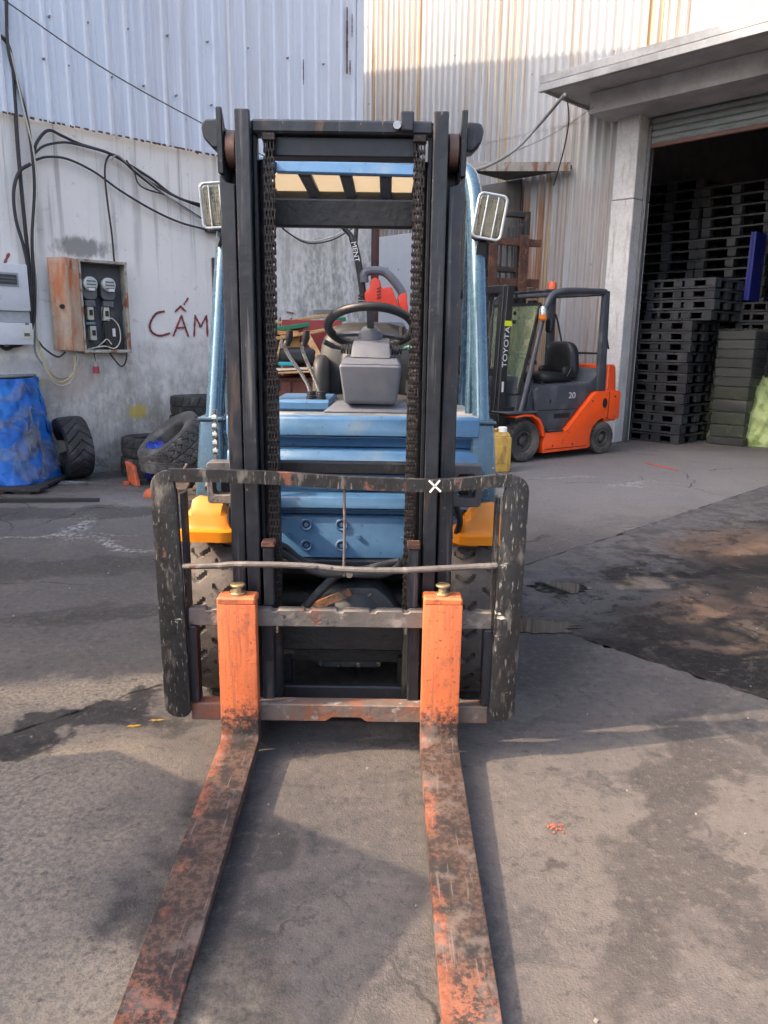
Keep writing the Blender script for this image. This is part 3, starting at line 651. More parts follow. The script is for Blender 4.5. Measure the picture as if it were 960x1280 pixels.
# --- load backrest
for sx in (-1, 1):
    g = G(); x0, x1 = .513, .602
    poly = [(x0, .18)]
    for i in range(7): a = R(180 + 90 * i / 6); poly.append((x0 + .03 + .03 * math.cos(a), .155 + .03 + .03 * math.sin(a) - .005))
    for i in range(7): a = R(270 + 90 * i / 6); poly.append((x1 - .045 + .045 * math.cos(a), .15 + .045 + .045 * math.sin(a)))
    for i in range(9): a = R(90 * i / 8); poly.append((x1 - .055 + .055 * math.cos(a), 1.008 - .055 + .055 * math.sin(a)))
    poly += [(x0 + .02, 1.008), (x0 + .006, .93)]
    poly = poly[1:]
    g.prism([(sx * a, b) for a, b in poly], .026, .046, lambda a, b, d: (a + sx * (b - .6) * .008, d, b)); part(g, "backrest_side_plate", M_BLACK2, bevel=.004, seg=2)
    g = G(); g.box(sx * .511 - .006, sx * .511 + .006, .046, .10, .46, .93); part(g, "backrest_flange", M_BLACK2, bevel=.002)
# bent top rail
tr = [(-.545, .993), (-.36, .992), (-.19, .987), (.013, .976), (.19, .971), (.306, .969), (.42, .979), (.545, .992)]
g = G()
for (x0, z0), (x1, z1) in zip(tr, tr[1:]):
    g.add([(x0, .024, z0 - .020), (x0, .024, z0 + .020), (x0, .052, z0 + .020), (x0, .052, z0 - .020), (x1, .024, z1 - .020), (x1, .024, z1 + .020), (x1, .052, z1 + .020), (x1, .052, z1 - .020)], [(0, 1, 5, 4), (1, 2, 6, 5), (2, 3, 7, 6), (3, 0, 4, 7)])
bmod = part(g, "backrest_top_rail", M_BLACK2, ang=20)
G_ = smoothpath([(-.515, .036, .688), (-.40, .034, .693), (-.326, .030, .700), (-.12, .03, .698), (.014, .028, .688), (.18, .03, .686), (.302, .034, .692), (.515, .036, .706)], 5)
part(G().tube(G_, .0105, 10), "backrest_cross_rod", M_GREYST)
part(G().tube([(.013, .04, .97), (.015, .042, .85), (.0135, .032, .70), (.013, .032, .664)], .0048, 8), "backrest_upright_rod", M_GREYST)
g = G().cyl((.03, .05, .662), (.03, .09, .662), .011, n=10); part(g, "hose_clip", M_STEEL)
for sx in (-1, 1): part(G().bar((sx * .50, .035, 1.005), (sx * .485, .03, 1.03), .006, .006), "bent_wire_end", M_GREYST)
g = G()
for a, b in (((.283, .988), (.322, .953)), ((.318, .990), (.287, .950))):
    g.bar((a[0], .0225, a[1]), (b[0], .0225, b[1]), .006, .002, up=(0, 1, 0))
part(g, "chalk_cross", M_WHITE, smooth=False)
# --- mast
for sx in (-1, 1):
    # outer channel: flange, web, rear flange; flange cut away at the top around the roller
    g = G(); g.prism([(.326, 0.03), (.372, 0.03), (.372, 1.905), (.366, 1.900), (.352, 1.882), (.326, 1.878)], .128, .148, lambda a, b, d: (sx * a, d, b))
    g.box(*sorted((sx * .358, sx * .376)), .1485, .262, .03, 2.02); g.box(*sorted((sx * .326, sx * .3575)), .244, .262, .03, 2.0)
    g.prism([(.1285, 1.906), (.1485, 1.906), (.1485, 2.0205), (.262, 2.0205), (.262, 2.055), (.17, 2.045), (.128, 2.090), (.12, 2.09)], .358, .376, lambda a, b, d: (sx * d, a, b))
    part(g, "outer_mast_rail", M_RAIL, bevel=.003)
    # inner I section
    g = G(); g.box(*sorted((sx * .274, sx * .318)), .108, .128, .05, 2.082); g.box(*sorted((sx * .286, sx * .306)), .1285, .226, .05, 2.075); g.box(*sorted((sx * .274, sx * .318)), .2265, .244, .05, 2.06)
    part(g, "inner_mast_rail", M_RAIL, bevel=.003)
    g = G(); g.cyl((sx * .322, .185, 1.985), (sx * .356, .185, 1.985), .055, n=32); part(g, "mast_roller", mat("roller rust", (0.14, 0.085, 0.07), .45, .5, .3), bevel=.004)
    g = G(); g.prism([(.376, 1.985), (.398, 1.985), (.424, 2.012), (.430, 2.045), (.420, 2.065), (.376, 2.068)], .16, .235, lambda a, b, d: (sx * a, d, b)); part(g, "mast_side_lug", M_BLACK, bevel=.005)
    # lift cylinder behind the rail and inner strip
    g = G(); g.cyl((sx * .245, .205, .08), (sx * .245, .205, 1.25), .032, n=24); g.cyl((sx * .245, .205, 1.25), (sx * .245, .205, 1.29), .037, n=24); part(g, "lift_cylinder", M_GREASE)
    part(G().cyl((sx * .245, .205, 1.29), (sx * .245, .205, 1.96), .02, n=20), "piston_rod", M_GREASE)
    g = G(); g.box(sx * .268 - .006, sx * .268 + .006, .16, .20, .19, 2.03); part(g, "mast_guide_strip", M_BLACK, bevel=.002)
g = G(); g.box(-.274, .274, .135, .215, 2.024, 2.062); part(g, "mast_top_beam", M_RAIL, bevel=.006)
g = G(); g.box(-.235, .235, .165, .235, 1.965, 2.022); part(g, "mast_top_web", M_BLACK, bevel=.004)
part(G().box(.175, .215, .12, .2, 2.03, 2.085), "chain_anchor_bracket", M_BLACK, bevel=.004)
part(G().cyl((.165, .135, 2.045), (.165, .115, 2.045), .012, n=12), "chain_anchor_bolt", M_STEEL)
g = G(); g.box(-.325, .325, .263, .30, 1.776, 1.862); part(g, "mast_rear_beam", M_GREASE, bevel=.006)
g = G(); g.box(-.325, .325, .263, .30, .96, 1.005); part(g, "mast_middle_tie", M_GREASE, bevel=.006); part(G().box(-.325, .325, .263, .30, .30, .42), "mast_lower_tie", M_GREASE, bevel=.006)
g = G(); g.box(-.262, .235, .235, .27, .085, .17); part(g, "mast_foot_tie", M_BLACK, bevel=.005)
for x in (-.17, .14): part(G().cyl((x, .236, .11), (x, .222, .11), .012, n=6), "foot_bolt", M_STEEL)
part(G().box(-.355, .355, .263, .32, .03, .08), "mast_base", M_GREASE, bevel=.005)
# --- chains: leaf links share two meshes
def plate(g, x0, x1, p):
    n = 8; out = []
    for i in range(n + 1): a = R(180 * i / n); out.append((.0085 * math.cos(a), p / 2 + .0085 * math.sin(a)))
    for i in range(n + 1): a = R(180 + 180 * i / n); out.append((.0085 * math.cos(a), -p / 2 + .0085 * math.sin(a)))
    g.prism(out, x0, x1, lambda a, b, d: (d, a, b))
PIT = .0245
ga = G(); [plate(ga, x - .0018, x + .0018, PIT) for x in (-.0145, -.0045, .0045, .0145)]; ga.cyl((-.018, 0, PIT / 2), (.018, 0, PIT / 2), .0048, n=10)
gb = G(); [plate(gb, x - .0018, x + .0018, PIT) for x in (-.0097, 0, .0097)]; gb.cyl((-.018, 0, PIT / 2), (.018, 0, PIT / 2), .0048, n=10)
for sx, xt, xb in ((-1, -.221, -.228), (1, .235, .226)):
    ch = part(G().box(xt - .02, xt + .02, .125, .16, 2.0, 2.022), "lift_chain", M_CHAIN, bevel=.003); first = [None, None]
    n = int((1.995 - .50) / PIT)
    for i in range(n):
        z = 1.988 - i * PIT; f = i / n; j = i % 2
        if first[j] is None: o = (ga, gb)[j].build("chain_link", M_CHAIN, ch, smooth=False); first[j] = o
        else: o = clone(first[j], ch)
        o.location = (xt + (xb - xt) * f, .142 - .004 * math.sin(f * 3), z); o.rotation_euler = (0, R(random.uniform(-1, 1)), R(random.uniform(-2, 2)))
    part(G().cyl((xb, .142, .42), (xb, .142, .50), .009, n=12), "chain_anchor", M_STEEL)
# --- front cowl of blue panels
CY = .45
def panel(x0, x1, prof_, name="cowl_panel", m=M_BLUE, thick=.03):
    g = G(); n = len(prof_); back = [(y + thick, z) for y, z in reversed(prof_)]
    g.prism(prof_ + back, x0, x1, lambda a, b, d: (d, a, b)); return part(g, name, m, bevel=.003)
panel(-.445, .490, [(CY + .012, 1.145), (CY, 1.135), (CY - .004, 1.072)])
panel(-.445, .490, [(CY - .004, 1.068), (CY + .012, 1.060), (CY + .03, 1.035), (CY + .03, 1.028)])
panel(-.445, .490, [(CY + .03, 1.024), (CY - .005, 1.012), (CY - .016, .965)])
panel(-.445, .490, [(CY - .016, .961), (CY + .02, .95), (CY + .03, .90), (CY + .03, .86)])
panel(-.445, .490, [(CY + .02, .855), (CY - .018, .842), (CY - .022, .800)])
panel(-.445, .490, [(CY - .022, .796), (CY + .012, .785), (CY + .014, .772)])
panel(-.445, .490, [(CY + .006, .768), (CY - .004, .760), (CY - .004, .602)])
part(G().box(-.265, .25, CY - .03, CY + .03, .575, .5995), "cowl_lower_flange", M_BLACK, bevel=.003)
part(G().hexa([(-.03, CY - .034, .565), (.05, CY - .034, .565), (.05, CY, .565), (-.03, CY, .565), (-.015, CY - .034, .574), (.035, CY - .034, .574), (.035, CY, .574), (-.015, CY, .574)]), "flange_tab", M_BLACK)
for x, z in ((-.153, .733), (-.153, .652), (-.018, .734), (-.018, .652)):
    o = part(G().lathe([(.020, -.007), (.0245, -.004), (.0245, .0), (.014, .0), (.014, -.003)], 24, lambda r, a, t: (x + r * math.cos(t), CY - .004 + a, z + r * math.sin(t)), closed=True), "bolt_collar", M_BLUE)
    part(G().cyl((x, CY - .004, z), (x, CY - .009, z), .009, n=6), "bolt_head", M_BLUE, o)
    part(G().cyl((x, CY - .0038, z), (x, CY - .0055, z), .0142, n=20), "bolt_recess", M_GREASE, o)
for x, z in ((-.219, .690), (.046, .688), (.215, .682)): part(G().cyl((x, CY - .004, z), (x, CY - .012, z), .0095, n=6), "panel_bolt", M_BLUE)
# side pedestals on which the guard pillars stand
for sx in (-1, 1):
    g = G(); g.hexa([(sx * .455, .40, .68), (sx * .575, .40, .68), (sx * .575, .62, .68), (sx * .455, .62, .68), (sx * .462, .46, 1.128), (sx * .548, .46, 1.128), (sx * .548, .60, 1.128), (sx * .462, .60, 1.128)])
    part(g, "pillar_pedestal", M_BLUEP, bevel=.02, seg=3)
    part(G().hexa([(sx * .458, .452, 1.120), (sx * .553, .452, 1.120), (sx * .553, .606, 1.120), (sx * .458, .606, 1.120), (sx * .458, .452, 1.134), (sx * .553, .452, 1.134), (sx * .553, .606, 1.134), (sx * .458, .606, 1.134)]), "pedestal_collar", M_BLUEP, bevel=.004)
    # pillar: leans back, then bends into the roof
    path = [(sx * .508, .53, 1.10), (sx * .500, .60, 1.35), (sx * .490, .68, 1.64), (sx * .480, .76, 1.90), (sx * .470, .80, 2.0), (sx * .45, .85, 2.062), (sx * .40, .90, 2.09), (sx * .33, .93, 2.095)]
    part(G().tube(smoothpath(path, 6), [.034] * (6 * 7 - 6) + [.032] * 7, 18), "guard_pillar", M_BLUEP)
    g = G().tube(smoothpath([(sx * .468, .62, 1.12), (sx * .470, .66, 1.40), (sx * .468, .72, 1.70), (sx * .46, .80, 1.93)], 6), .016, 12); part(g, "pillar_wiring_tube", M_BLUEP)
    # rear pillars and roof side tubes
    part(G().tube(smoothpath([(sx * .33, .93, 2.095), (sx * .46, 1.05, 2.10), (sx * .54, 1.4, 2.10), (sx * .59, 1.95, 2.08), (sx * .605, 2.10, 2.0), (sx * .61, 2.16, 1.6), (sx * .61, 2.2, .95)], 6), .032, 14), "guard_side_rail", M_BLUEP)
part(G().hexa([(-.315, .93, 2.075), (.245, .93, 2.068), (.245, .97, 2.068), (-.315, .97, 2.075), (-.315, .945, 2.125), (.245, .945, 2.117), (.245, .985, 2.117), (-.315, .985, 2.125)]), "guard_front_bar", M_BLUE, bevel=.006)
M_GUARD = mat("guard roof steel", (0.055, 0.065, 0.075), 0.5)
for x in (-.40, -.205, -.035, .130, .275, .41): part(G().box(x - .026, x + .026, .99, 1.45, 2.07, 2.10), "guard_roof_bar", M_GUARD, bevel=.008)
_t = NT("cream translucent roofing"); _tr = _t.n.new("ShaderNodeBsdfTranslucent"); _tr.inputs['Color'].default_value = (0.80, 0.73, 0.60, 1); _mx = _t.n.new("ShaderNodeMixShader"); _mx.inputs[0].default_value = .55
_nz = _t.noise(_t.coords((1, 12, 1)), 3, 4); _t.done(_t.mix(_nz, (0.58, 0.50, 0.38), (0.70, 0.64, 0.52)), .6)
_t.lk(_t.b.outputs[0], _mx.inputs[1]); _t.lk(_tr.outputs[0], _mx.inputs[2]); _t.lk(_mx.outputs[0], _t.n["Material Output"].inputs[0]); M_ROOFS = _t.m
part(G().box(-.43, .43, .985, 1.72, 2.103, 2.108), "guard_roof_sheet", M_ROOFS)
part(G().box(-.44, .44, 1.452, 1.56, 2.05, 2.10), "guard_cross_bar", M_GUARD, bevel=.006)
for x in (-.40, -.10, .275, .41): part(G().box(x - .04, x + .04, 1.562, 1.70, 2.07, 2.10), "guard_roof_bar", M_GUARD, bevel=.008)
part(G().box(-.44, .44, 1.702, 2.06, 2.05, 2.10), "guard_roof_plate", M_GUARD, bevel=.006)
# headlights
M_LENS = mat("ribbed lamp glass", (0.36, 0.34, 0.24), 0.22, 0.0, .3, [((0.14, 0.13, 0.10), 60, .5, .6, (1, 1, .2))], bump=None)
for sx, cx, cz, tilt in ((-1, -.490, 1.893, -4), (1, .516, 1.867, 9)):
    Mr = Matrix.Rotation(R(tilt), 3, 'Y'); cpos = Vector((cx, .62, cz))
    def fl_(a, b, d): return cpos + Mr @ Vector((a, d, b))
    W, H_ = .102, .152
    hl = part(G().prism(rrect(W, H_, .018), .0, .085, fl_), "headlight", M_GUARD, bevel=.006)
    part(G().prism(rrect(W - .014, H_ - .014, .014), -.006, -.0005, fl_), "headlight_lens", M_LENS, hl, bevel=.002)
    g = G()
    for i in range(9):
        z = -H_ / 2 + .016 + i * (H_ - .032) / 8; g.obox(fl_(0, z, -.007), (W - .02, .003, .0025), Mr)
    for i in range(10):
        x = -W / 2 + .014 + i * (W - .028) / 9; g.obox(fl_(x, 0, -.0075), (.002, .002, H_ - .02), Mr)
    part(g, "lens_ribs", M_LENS, hl, smooth=False)
    M_GRIL = mat("grille grey", (0.33, 0.36, 0.40), 0.4, .3)
    ring = [fl_(a, b, -.012) for a, b in rrect(W + .002, H_ + .002, .018, 5)]
    part(G().tube(ring, .0055, 8, closed=True), "grille_frame", M_GRIL, hl)
    for x in (-.02, .02): part(G().tube([fl_(x, H_ / 2, -.012), fl_(x, 0, -.016), fl_(x, -H_ / 2, -.012)], .0034, 8), "grille_rod", M_GRIL, hl)
    part(G().bar((cx - sx * .02, .66, cz - .08), (sx * .495, .69, cz - .13), .035, .02), "headlight_bracket", M_GUARD, hl)
# combination lamp brackets beside the mast
M_BRK = mat("cast bracket", (0.105, 0.10, 0.105), 0.6, .2, .2, [((0.20, 0.17, 0.15), 8, .5, .65)], bump=(60, .3))
for sx in (-1, 1):
    c = (sx * .432, .30, .920); fnb = lambda a, b, d: (c[0] + a, d, c[2] + b)
    o_, i_ = rrect(.108, .150, .012, 3), rrect(.066, .086, .012, 3)
    g = G(); n = len(o_); 
    g.add([fnb(a, b, .285) for a, b in o_] + [fnb(a, b, .285) for a, b in i_] + [fnb(a, b, .345) for a, b in o_] + [fnb(a, b, .345) for a, b in i_],
          [q for i in range(n) for j in ((i + 1) % n,) for q in ((i, j, n + j, n + i), (2 * n + i, 3 * n + i, 3 * n + j, 2 * n + j), (i, 2 * n + i, 2 * n + j, j), (n + i, n + j, 3 * n + j, 3 * n + i))])
    part(g, "mast_support_bracket", M_BRK, bevel=.003)
    part(G().box(c[0] - .02, c[0] + .02, .345, .47, c[2] - .05, c[2] + .05), "tilt_cylinder_end", M_GREASE, bevel=.008)
    part(G().cyl((sx * .485, .315, c[2] - .02), (sx * .497, .315, c[2] - .02), .018, n=6), "bracket_bolt", M_GREYST)
    part(G().tube(smoothpath([(sx * .40, .32, .845), (sx * .42, .34, .78), (sx * .41, .40, .70)], 5), .012, 10), "bracket_stay", M_GREASE)
# fenders
for sx in (-1, 1):
    # cross-sections from inboard to outboard: curved upper skin, ledge and lip
    def fsec(y_front, zoff, ztop):
        return [(y_front, .690), (y_front, .722), (y_front + .018, .728), (y_front + .030, .745), (y_front + .034, .778), (y_front + .05, .80), (y_front + .075, ztop), (y_front + .30, ztop + .0), (y_front + .52, .80 if ztop > .8 else ztop), (y_front + .60, .70)]
    rows = [(.400, .375, .735), (.418, .345, .745), (.44, .335, .775), (.462, .332, .815), (.50, .335, .832), (.545, .335, .838), (.565, .335, .825), (.575, .338, .79), (.596, .345, .74), (.606, .352, .722)]
    vs = []; m = 10
    for x, yf, zt in rows:
        for (y, z) in fsec(yf, 0, zt): vs.append((sx * x, y, min(z, max(zt, .69))))
    fs = [(i * m + j, (i + 1) * m + j, (i + 1) * m + j + 1, i * m + j + 1) for i in range(len(rows) - 1) for j in range(m - 1)]
    part(G().add(vs, fs), "fender", M_ORANGE, thick=.008, bevel=0, ang=30)
    part(G().hexa([(sx * .398, .39, .668), (sx * .49, .39, .668), (sx * .49, .47, .668), (sx * .398, .47, .668), (sx * .398, .37, .70), (sx * .52, .37, .70), (sx * .52, .47, .70), (sx * .398, .47, .70)]), "fender_stay", mat("fender stay orange", (0.62, 0.22, 0.03), .5), bevel=.004)  # stay in an orange close to the fender's
# drive wheels
def tyre_mesh(Ro, W, Ri, n, pattern, na_per=12, depth=.014):
    """axis along x, centred; tread grooves are cut into the surface"""
    na = n * na_per; cross = []
    hw = W / 2
    cross += [(Ri, -hw * .72, 9), (Ri + .01, -hw * .84, 9), (Ri + (Ro - Ri) * .35, -hw * .985, 9), (Ri + (Ro - Ri) * .7, -hw * .99, 9), (Ro - .018, -hw * .97, 9)]
    k = 22
    for i in range(k + 1):
        s_ = -1 + 2 * i / k; cross.append((Ro - .012 * s_ ** 4, hw * .955 * s_, s_))
    cross += [(Ro - .018, hw * .97, 9), (Ri + (Ro - Ri) * .7, hw * .99, 9), (Ri + (Ro - Ri) * .35, hw * .985, 9), (Ri + .01, hw * .84, 9), (Ri, hw * .72, 9)]
    m = len(cross); vs = []
    for i in range(na):
        th = 2 * math.pi * i / na
        for r, a, s_ in cross:
            rr = r
            if s_ != 9 and pattern(th / (2 * math.pi) * n, s_): rr -= depth
            vs.append((a, rr * math.cos(th), rr * math.sin(th)))
    fs = [(i * m + j, i * m + (j + 1) % m, ((i + 1) % na) * m + (j + 1) % m, ((i + 1) % na) * m + j) for i in range(na) for j in range(m)]
    return G().add(vs, fs)
def pat_zig(f, s_):        # short staggered chevrons, one row either side of a plain crown
    side = 1 if s_ > 0 else 0; a = abs(s_)
    if a < .14 or a > .86: return False
    tri = abs(((a - .14) / .36) % 2 - 1) * .32
    return ((f + .5 * side + tri) % 1) < .17
def pat_block(f, s_):
    a = abs(s_); side = .5 if s_ > 0 else 0
    return (a > .10 and ((f + side + .35 * a) % 1) < .22) or a < .05
def pat_zz(f, s_):
    k = (s_ * 3 + 3) % 1; col = int((s_ + 1) * 3); tri = abs(k - .5) * .7
    return ((f + tri + .33 * col) % 1) < .16 or abs(k - .02) < .03
def pat_slash(f, s_): return ((f + 1.1 * s_) % 1) < .13 if s_ < .05 else ((f - 1.1 * s_ + .3) % 1) < .13
g = tyre_mesh(.355, .205, .20, 22, pat_zig)
for sx in (-1, 1):
    o = g.build("drive_tyre", M_RUBT, fl, smooth=True, ang=25); o.location = (sx * .500, .635, .355)
    rim = G().lathe([(.20, -.07), (.20, .07), (.18, .075), (.17, .02), (.06, .01), (.05, .04), (.0001, .045)], 32, lambda r, a, t: (sx * a, r * math.cos(t), r * math.sin(t)))
    part(rim, "wheel_rim", M_GREYST, o)
g2 = tyre_mesh(.27, .16, .15, 18, pat_zig)
for sx in (-1, 1):
    o = g2.build("steer_tyre", M_RUB, fl, smooth=True, ang=25); o.location = (sx * .42, 2.15, .27)
# axle, differential, frame
part(G().cyl((-.40, .635, .36), (.40, .635, .36), .085, n=24), "axle_tube", M_GREASE)
g = G(); oc = [(-.20, .30), (-.13, .42), (-.045, .485), (.115, .485), (.165, .44), (.225, .36), (.225, .24), (.12, .15), (-.10, .15), (-.20, .22)]
g.prism(oc, .44, .60, lambda a, b, d: (a, d, b)); part(g, "axle_housing", mat("housing grey", (0.075, 0.082, 0.092), .5, .1, .25, [((0.03, 0.03, 0.03), 5, .5, .65)]), bevel=.012, seg=2)
g = G(); g.lathe([(.0001, .405), (.05, .408), (.085, .425), (.10, .4405)], 28, lambda r, a, t: (.035 + r * math.cos(t), a, .36 + r * math.sin(t))); part(g, "housing_dome", MATS["housing grey"])
for x, z in ((-.13, .40), (-.03, .46), (.09, .462), (.155, .40), (-.10, .17), (-.03, .165), (.05, .165), (.13, .17)): part(G().cyl((x, .44, z), (x, .428, z), .008, n=6), "housing_bolt", M_STEEL)
part(G().bar((-.17, .40, .40), (.02, .38, .49), .012, .03), "orange_edge_strip", mat("scraped orange strip", (0.35, 0.16, 0.08), .6, layers=[((0.08, 0.07, 0.065), 14, .45, .6)]))
part(G().box(-.28, .255, .33, .36, .225, .33), "front_frame_plate", M_GREASE, bevel=.004)
for sx in (-1, 1): part(G().box(sx * .22 - .02, sx * .22 + .02, .29, .36, .10, .26), "frame_lug", M_GREASE, bevel=.005)
part(G().box(-.36, .36, .70, 2.45, .18, .60), "chassis", M_GREASE, bevel=.01)
part(G().box(-.34, .34, .48, .70, .52, .80), "bulkhead", M_GREASE, bevel=.01)
for k, pts in enumerate(([(-.235, .20, .70), (-.21, .28, .66), (-.16, .32, .61), (-.08, .30, .585), (.03, .26, .600), (.14, .30, .585), (.20, .30, .62), (.235, .22, .70)],
                         [(-.24, .22, .72), (-.215, .31, .68), (-.17, .36, .62), (-.10, .38, .58)], [(-.20, .30, .38), (-.14, .30, .46), (-.06, .34, .54), (-.02, .40, .56)], [(-.20, .42, .60), (0, .40, .565), (.2, .42, .60)])):
    part(G().tube(smoothpath(pts, 6), .0135 if k != 2 else .016, 10), "hydraulic_hose", M_HOSE)
# deck, levers, dash, steering
part(G().box(-.44, .485, CY + .035, 1.0, 1.120, 1.146), "deck_plate", M_DECK, bevel=.003)
part(G().box(-.30, -.07, .60, .98, 1.147, 1.19), "lever_console", M_BLUE, bevel=.01)
part(G().hexa([(-.10, .56, 1.147), (.25, .56, 1.147), (.25, .80, 1.147), (-.10, .80, 1.147), (-.06, .60, 1.178), (.22, .60, 1.178), (.22, .80, 1.178), (-.06, .80, 1.178)]), "column_base", M_PLAST, bevel=.006)
dash = part(G().hexa([(-.018, .57, 1.180), (.185, .57, 1.178), (.175, .72, 1.180), (-.008, .72, 1.180), (-.038, .55, 1.330), (.203, .55, 1.328), (.20, .72, 1.345), (-.034, .72, 1.345)]), "dash_box", M_PLAST, bevel=.018, seg=3)
part(G().hexa([(-.030, .556, 1.331), (.196, .556, 1.329), (.195, .74, 1.347), (-.028, .74, 1.347), (-.018, .59, 1.352), (.183, .59, 1.350), (.182, .74, 1.36), (-.015, .74, 1.36)]), "dash_lid", M_PLAST, dash, bevel=.006, seg=2)
part(G().hexa([(.005, .60, 1.355), (.160, .60, 1.353), (.160, .76, 1.36), (.005, .76, 1.36), (.012, .64, 1.405), (.155, .64, 1.403), (.155, .80, 1.43), (.012, .80, 1.43)]), "column_cover", M_PLAST, bevel=.008, seg=2)
for sx, x in ((-1, .005), (1, .162)):
    g = G()
    for i in range(4): g.cyl((x + sx * i * .011, .69, 1.385), (x + sx * (i * .011 + .008), .69, 1.385), .021 - .001 * i, n=16)
    part(g, "stalk_boot", M_PLASTD)
    part(G().tube(smoothpath([(x + sx * .03, .69, 1.385), (x + sx * .07, .67, 1.395), (x + sx * .105, .65, 1.412 if sx < 0 else 1.39)], 5), [.008] * 5 + [.011] * 6, 10), "stalk", M_PLASTD if sx < 0 else mat("green stalk", (0.02, 0.12, 0.09), .5))
wc = Vector((.078, .80, 1.470)); ax = Vector((0, .44, .90)).normalized(); e1 = Vector((1, 0, 0)); e2 = ax.cross(e1).normalized()
sw = part(G().tube([wc + e1 * (.172 * math.cos(R(a))) + e2 * (.172 * math.sin(R(a))) for a in range(0, 360, 8)], .0175, 12, closed=True), "steering_wheel", M_PLASTD)
hubc = wc - ax * .035
part(G().lathe([(.0001, .03), (.035, .026), (.05, .0), (.045, -.04), (.03, -.07)], 24, lambda r, a, t: hubc + ax * a + e1 * (r * math.cos(t)) + e2 * (r * math.sin(t))), "wheel_hub", M_PLAST, sw)
for a in (35, 215 - 60, 270): part(G().bar(hubc + ax * .01, wc + e1 * (.165 * math.cos(R(a))) + e2 * (.165 * math.sin(R(a))), .028, .010, up=ax), "wheel_spoke", M_PLAST, sw)
part(G().tube([wc + e1 * .13 + e2 * .10, wc + e1 * .13 + e2 * .10 - Vector((0, .0, -.05))], .014, 10), "spinner_knob", M_PLASTD, sw)
for k, (xt, xb) in enumerate(((-.232, -.150), (-.168, -.112))):
    o = part(G().tube(smoothpath([(xb, .66, 1.19), (xb - .02, .65, 1.26), (xt - .012, .62, 1.38), (xt + .004, .61, 1.425)], 5), .0075, 10), "control_lever", M_STEEL)
    part(G().tube([(xt - .004, .617, 1.395), (xt + .004, .61, 1.425), (xt + .006, .608, 1.452)], [.009, .015, .012], 12), "lever_knob", M_PLASTD, o)
    g = G()
    for i in range(5): g.cyl((xb, .66, 1.176 + i * .0095), (xb, .66, 1.183 + i * .0095), .023 - .0015 * i, n=16)
    part(g, "lever_boot", M_PLASTD, o)
for k in range(5): part(G().cyl((-.478, .37, 1.02 + .03 * k), (-.462, .37, 1.02 + .03 * k), .011, n=10), "pipe_fitting", M_STEEL)
part(G().tube([(-.47, .385, .96), (-.47, .385, 1.17)], .008, 8), "brake_pipe", M_STEEL)
# seat: rounded backrest and cushion
def cushion(cx, cy, cz, hx, hy, hz, e=.5, n=28, m=18, lean=0.0):
    def sp(c, k): return math.copysign(abs(c) ** k, c)
    def fn(a, b):
        th, ph = 2 * math.pi * a, math.pi * (b - .5)
        x = hx * sp(math.cos(ph), e) * sp(math.cos(th), e); y = hy * sp(math.cos(ph), e) * sp(math.sin(th), e); z = hz * sp(math.sin(ph), e)
        return (cx + x, cy + y + lean * z, cz + z)
    return G().grid(fn, n, m)
part(cushion(.062, 1.42, 1.285, .245, .075, .22, .62, lean=.18), "seat_backrest", M_SEAT, ang=80)
part(cushion(.062, 1.36, 1.26, .145, .05, .15, .6, lean=.18), "seat_backrest_pad", mat("dark seat pad", (0.028, 0.030, 0.038), .5, 0, .2, [((0.08, 0.075, 0.068), 3, .5, .7)]), ang=80)
part(cushion(.062, 1.12, 1.10, .235, .26, .075, .5), "seat_cushion", M_SEAT, ang=80)
for sx in (-1, 1): part(cushion(.062 + sx * .225, 1.28, 1.22, .035, .16, .13, .6), "seat_side_bolster", M_SEAT, ang=80)
part(G().hexa([(-.40, .98, .62), (.40, .98, .62), (.40, 2.2, .62), (-.40, 2.2, .62), (-.36, 1.0, 1.03), (.36, 1.0, 1.03), (.38, 2.2, 1.0), (-.38, 2.2, 1.0)]), "engine_hood", M_BLUE, bevel=.03, seg=3)
part(G().hexa([(-.52, 2.0, .25), (.52, 2.0, .25), (.45, 2.62, .25), (-.45, 2.62, .25), (-.52, 2.05, .98), (.52, 2.05, .98), (.42, 2.55, .98), (-.42, 2.55, .98)]), "counterweight", M_BLUE, bevel=.05, seg=3)

# ================================================================ ORANGE FORKLIFT (own frame: x forward, y towards its left side)
M_OR2 = mat("bright orange body paint", (0.95, 0.100, 0.016), 0.35, 0, .08, [((0.55, 0.06, 0.02), 9, .58, .74), ((0.16, 0.07, 0.05), 40, .66, .74)], bump=(8, .03), **{'Coat Weight': .3})
M_GR2 = mat("slate grey paint", (0.060, 0.066, 0.078), 0.4, 0, .12, [((0.11, 0.11, 0.115), 5, .50, .68), ((0.14, 0.13, 0.12), 30, .62, .74)], bump=(8, .03))
M_DGLASS = NT("green tinted windscreen").done((0.45, 0.55, 0.32), 0.05, 0.0, **{'Alpha': .22})
M_AMBER = mat("amber lens", (0.85, 0.22, 0.02), .25, 0, .1, bump=None); M_REDL = mat("orange beacon", (0.75, 0.13, 0.05), .3, 0, .1, bump=None)
M_SILV = mat("silver lamp shell", (0.5, 0.5, 0.5), .3, .8, .1, bump=None)
M_YTAG = mat("yellow green tape", (0.72, 0.78, 0.02), .6, 0, .1, bump=None)
of = thing("forklift", "orange and grey forklift with amber beacon parked by the roller door", "forklift", (2.59, 10.158, 0), R(-146.76))
def op(g, name, m, parent=None, **k): return g.build(name, m, parent or of, **k)
arc = [(.02 + .262 * math.cos(R(a)), .215 + .262 * math.sin(R(a))) for a in (118, 100, 80, 60, 40, 20, 0, -20)]
sidep = [(1.10, .085), (1.115, .20), (1.07, .335), (.76, .345), (.70, .37), (.25, .795), (.20, .815), (-.215, .82), (-.245, .80), (-.255, .47), (-.24, .455)] + arc + [(.31, .10)]
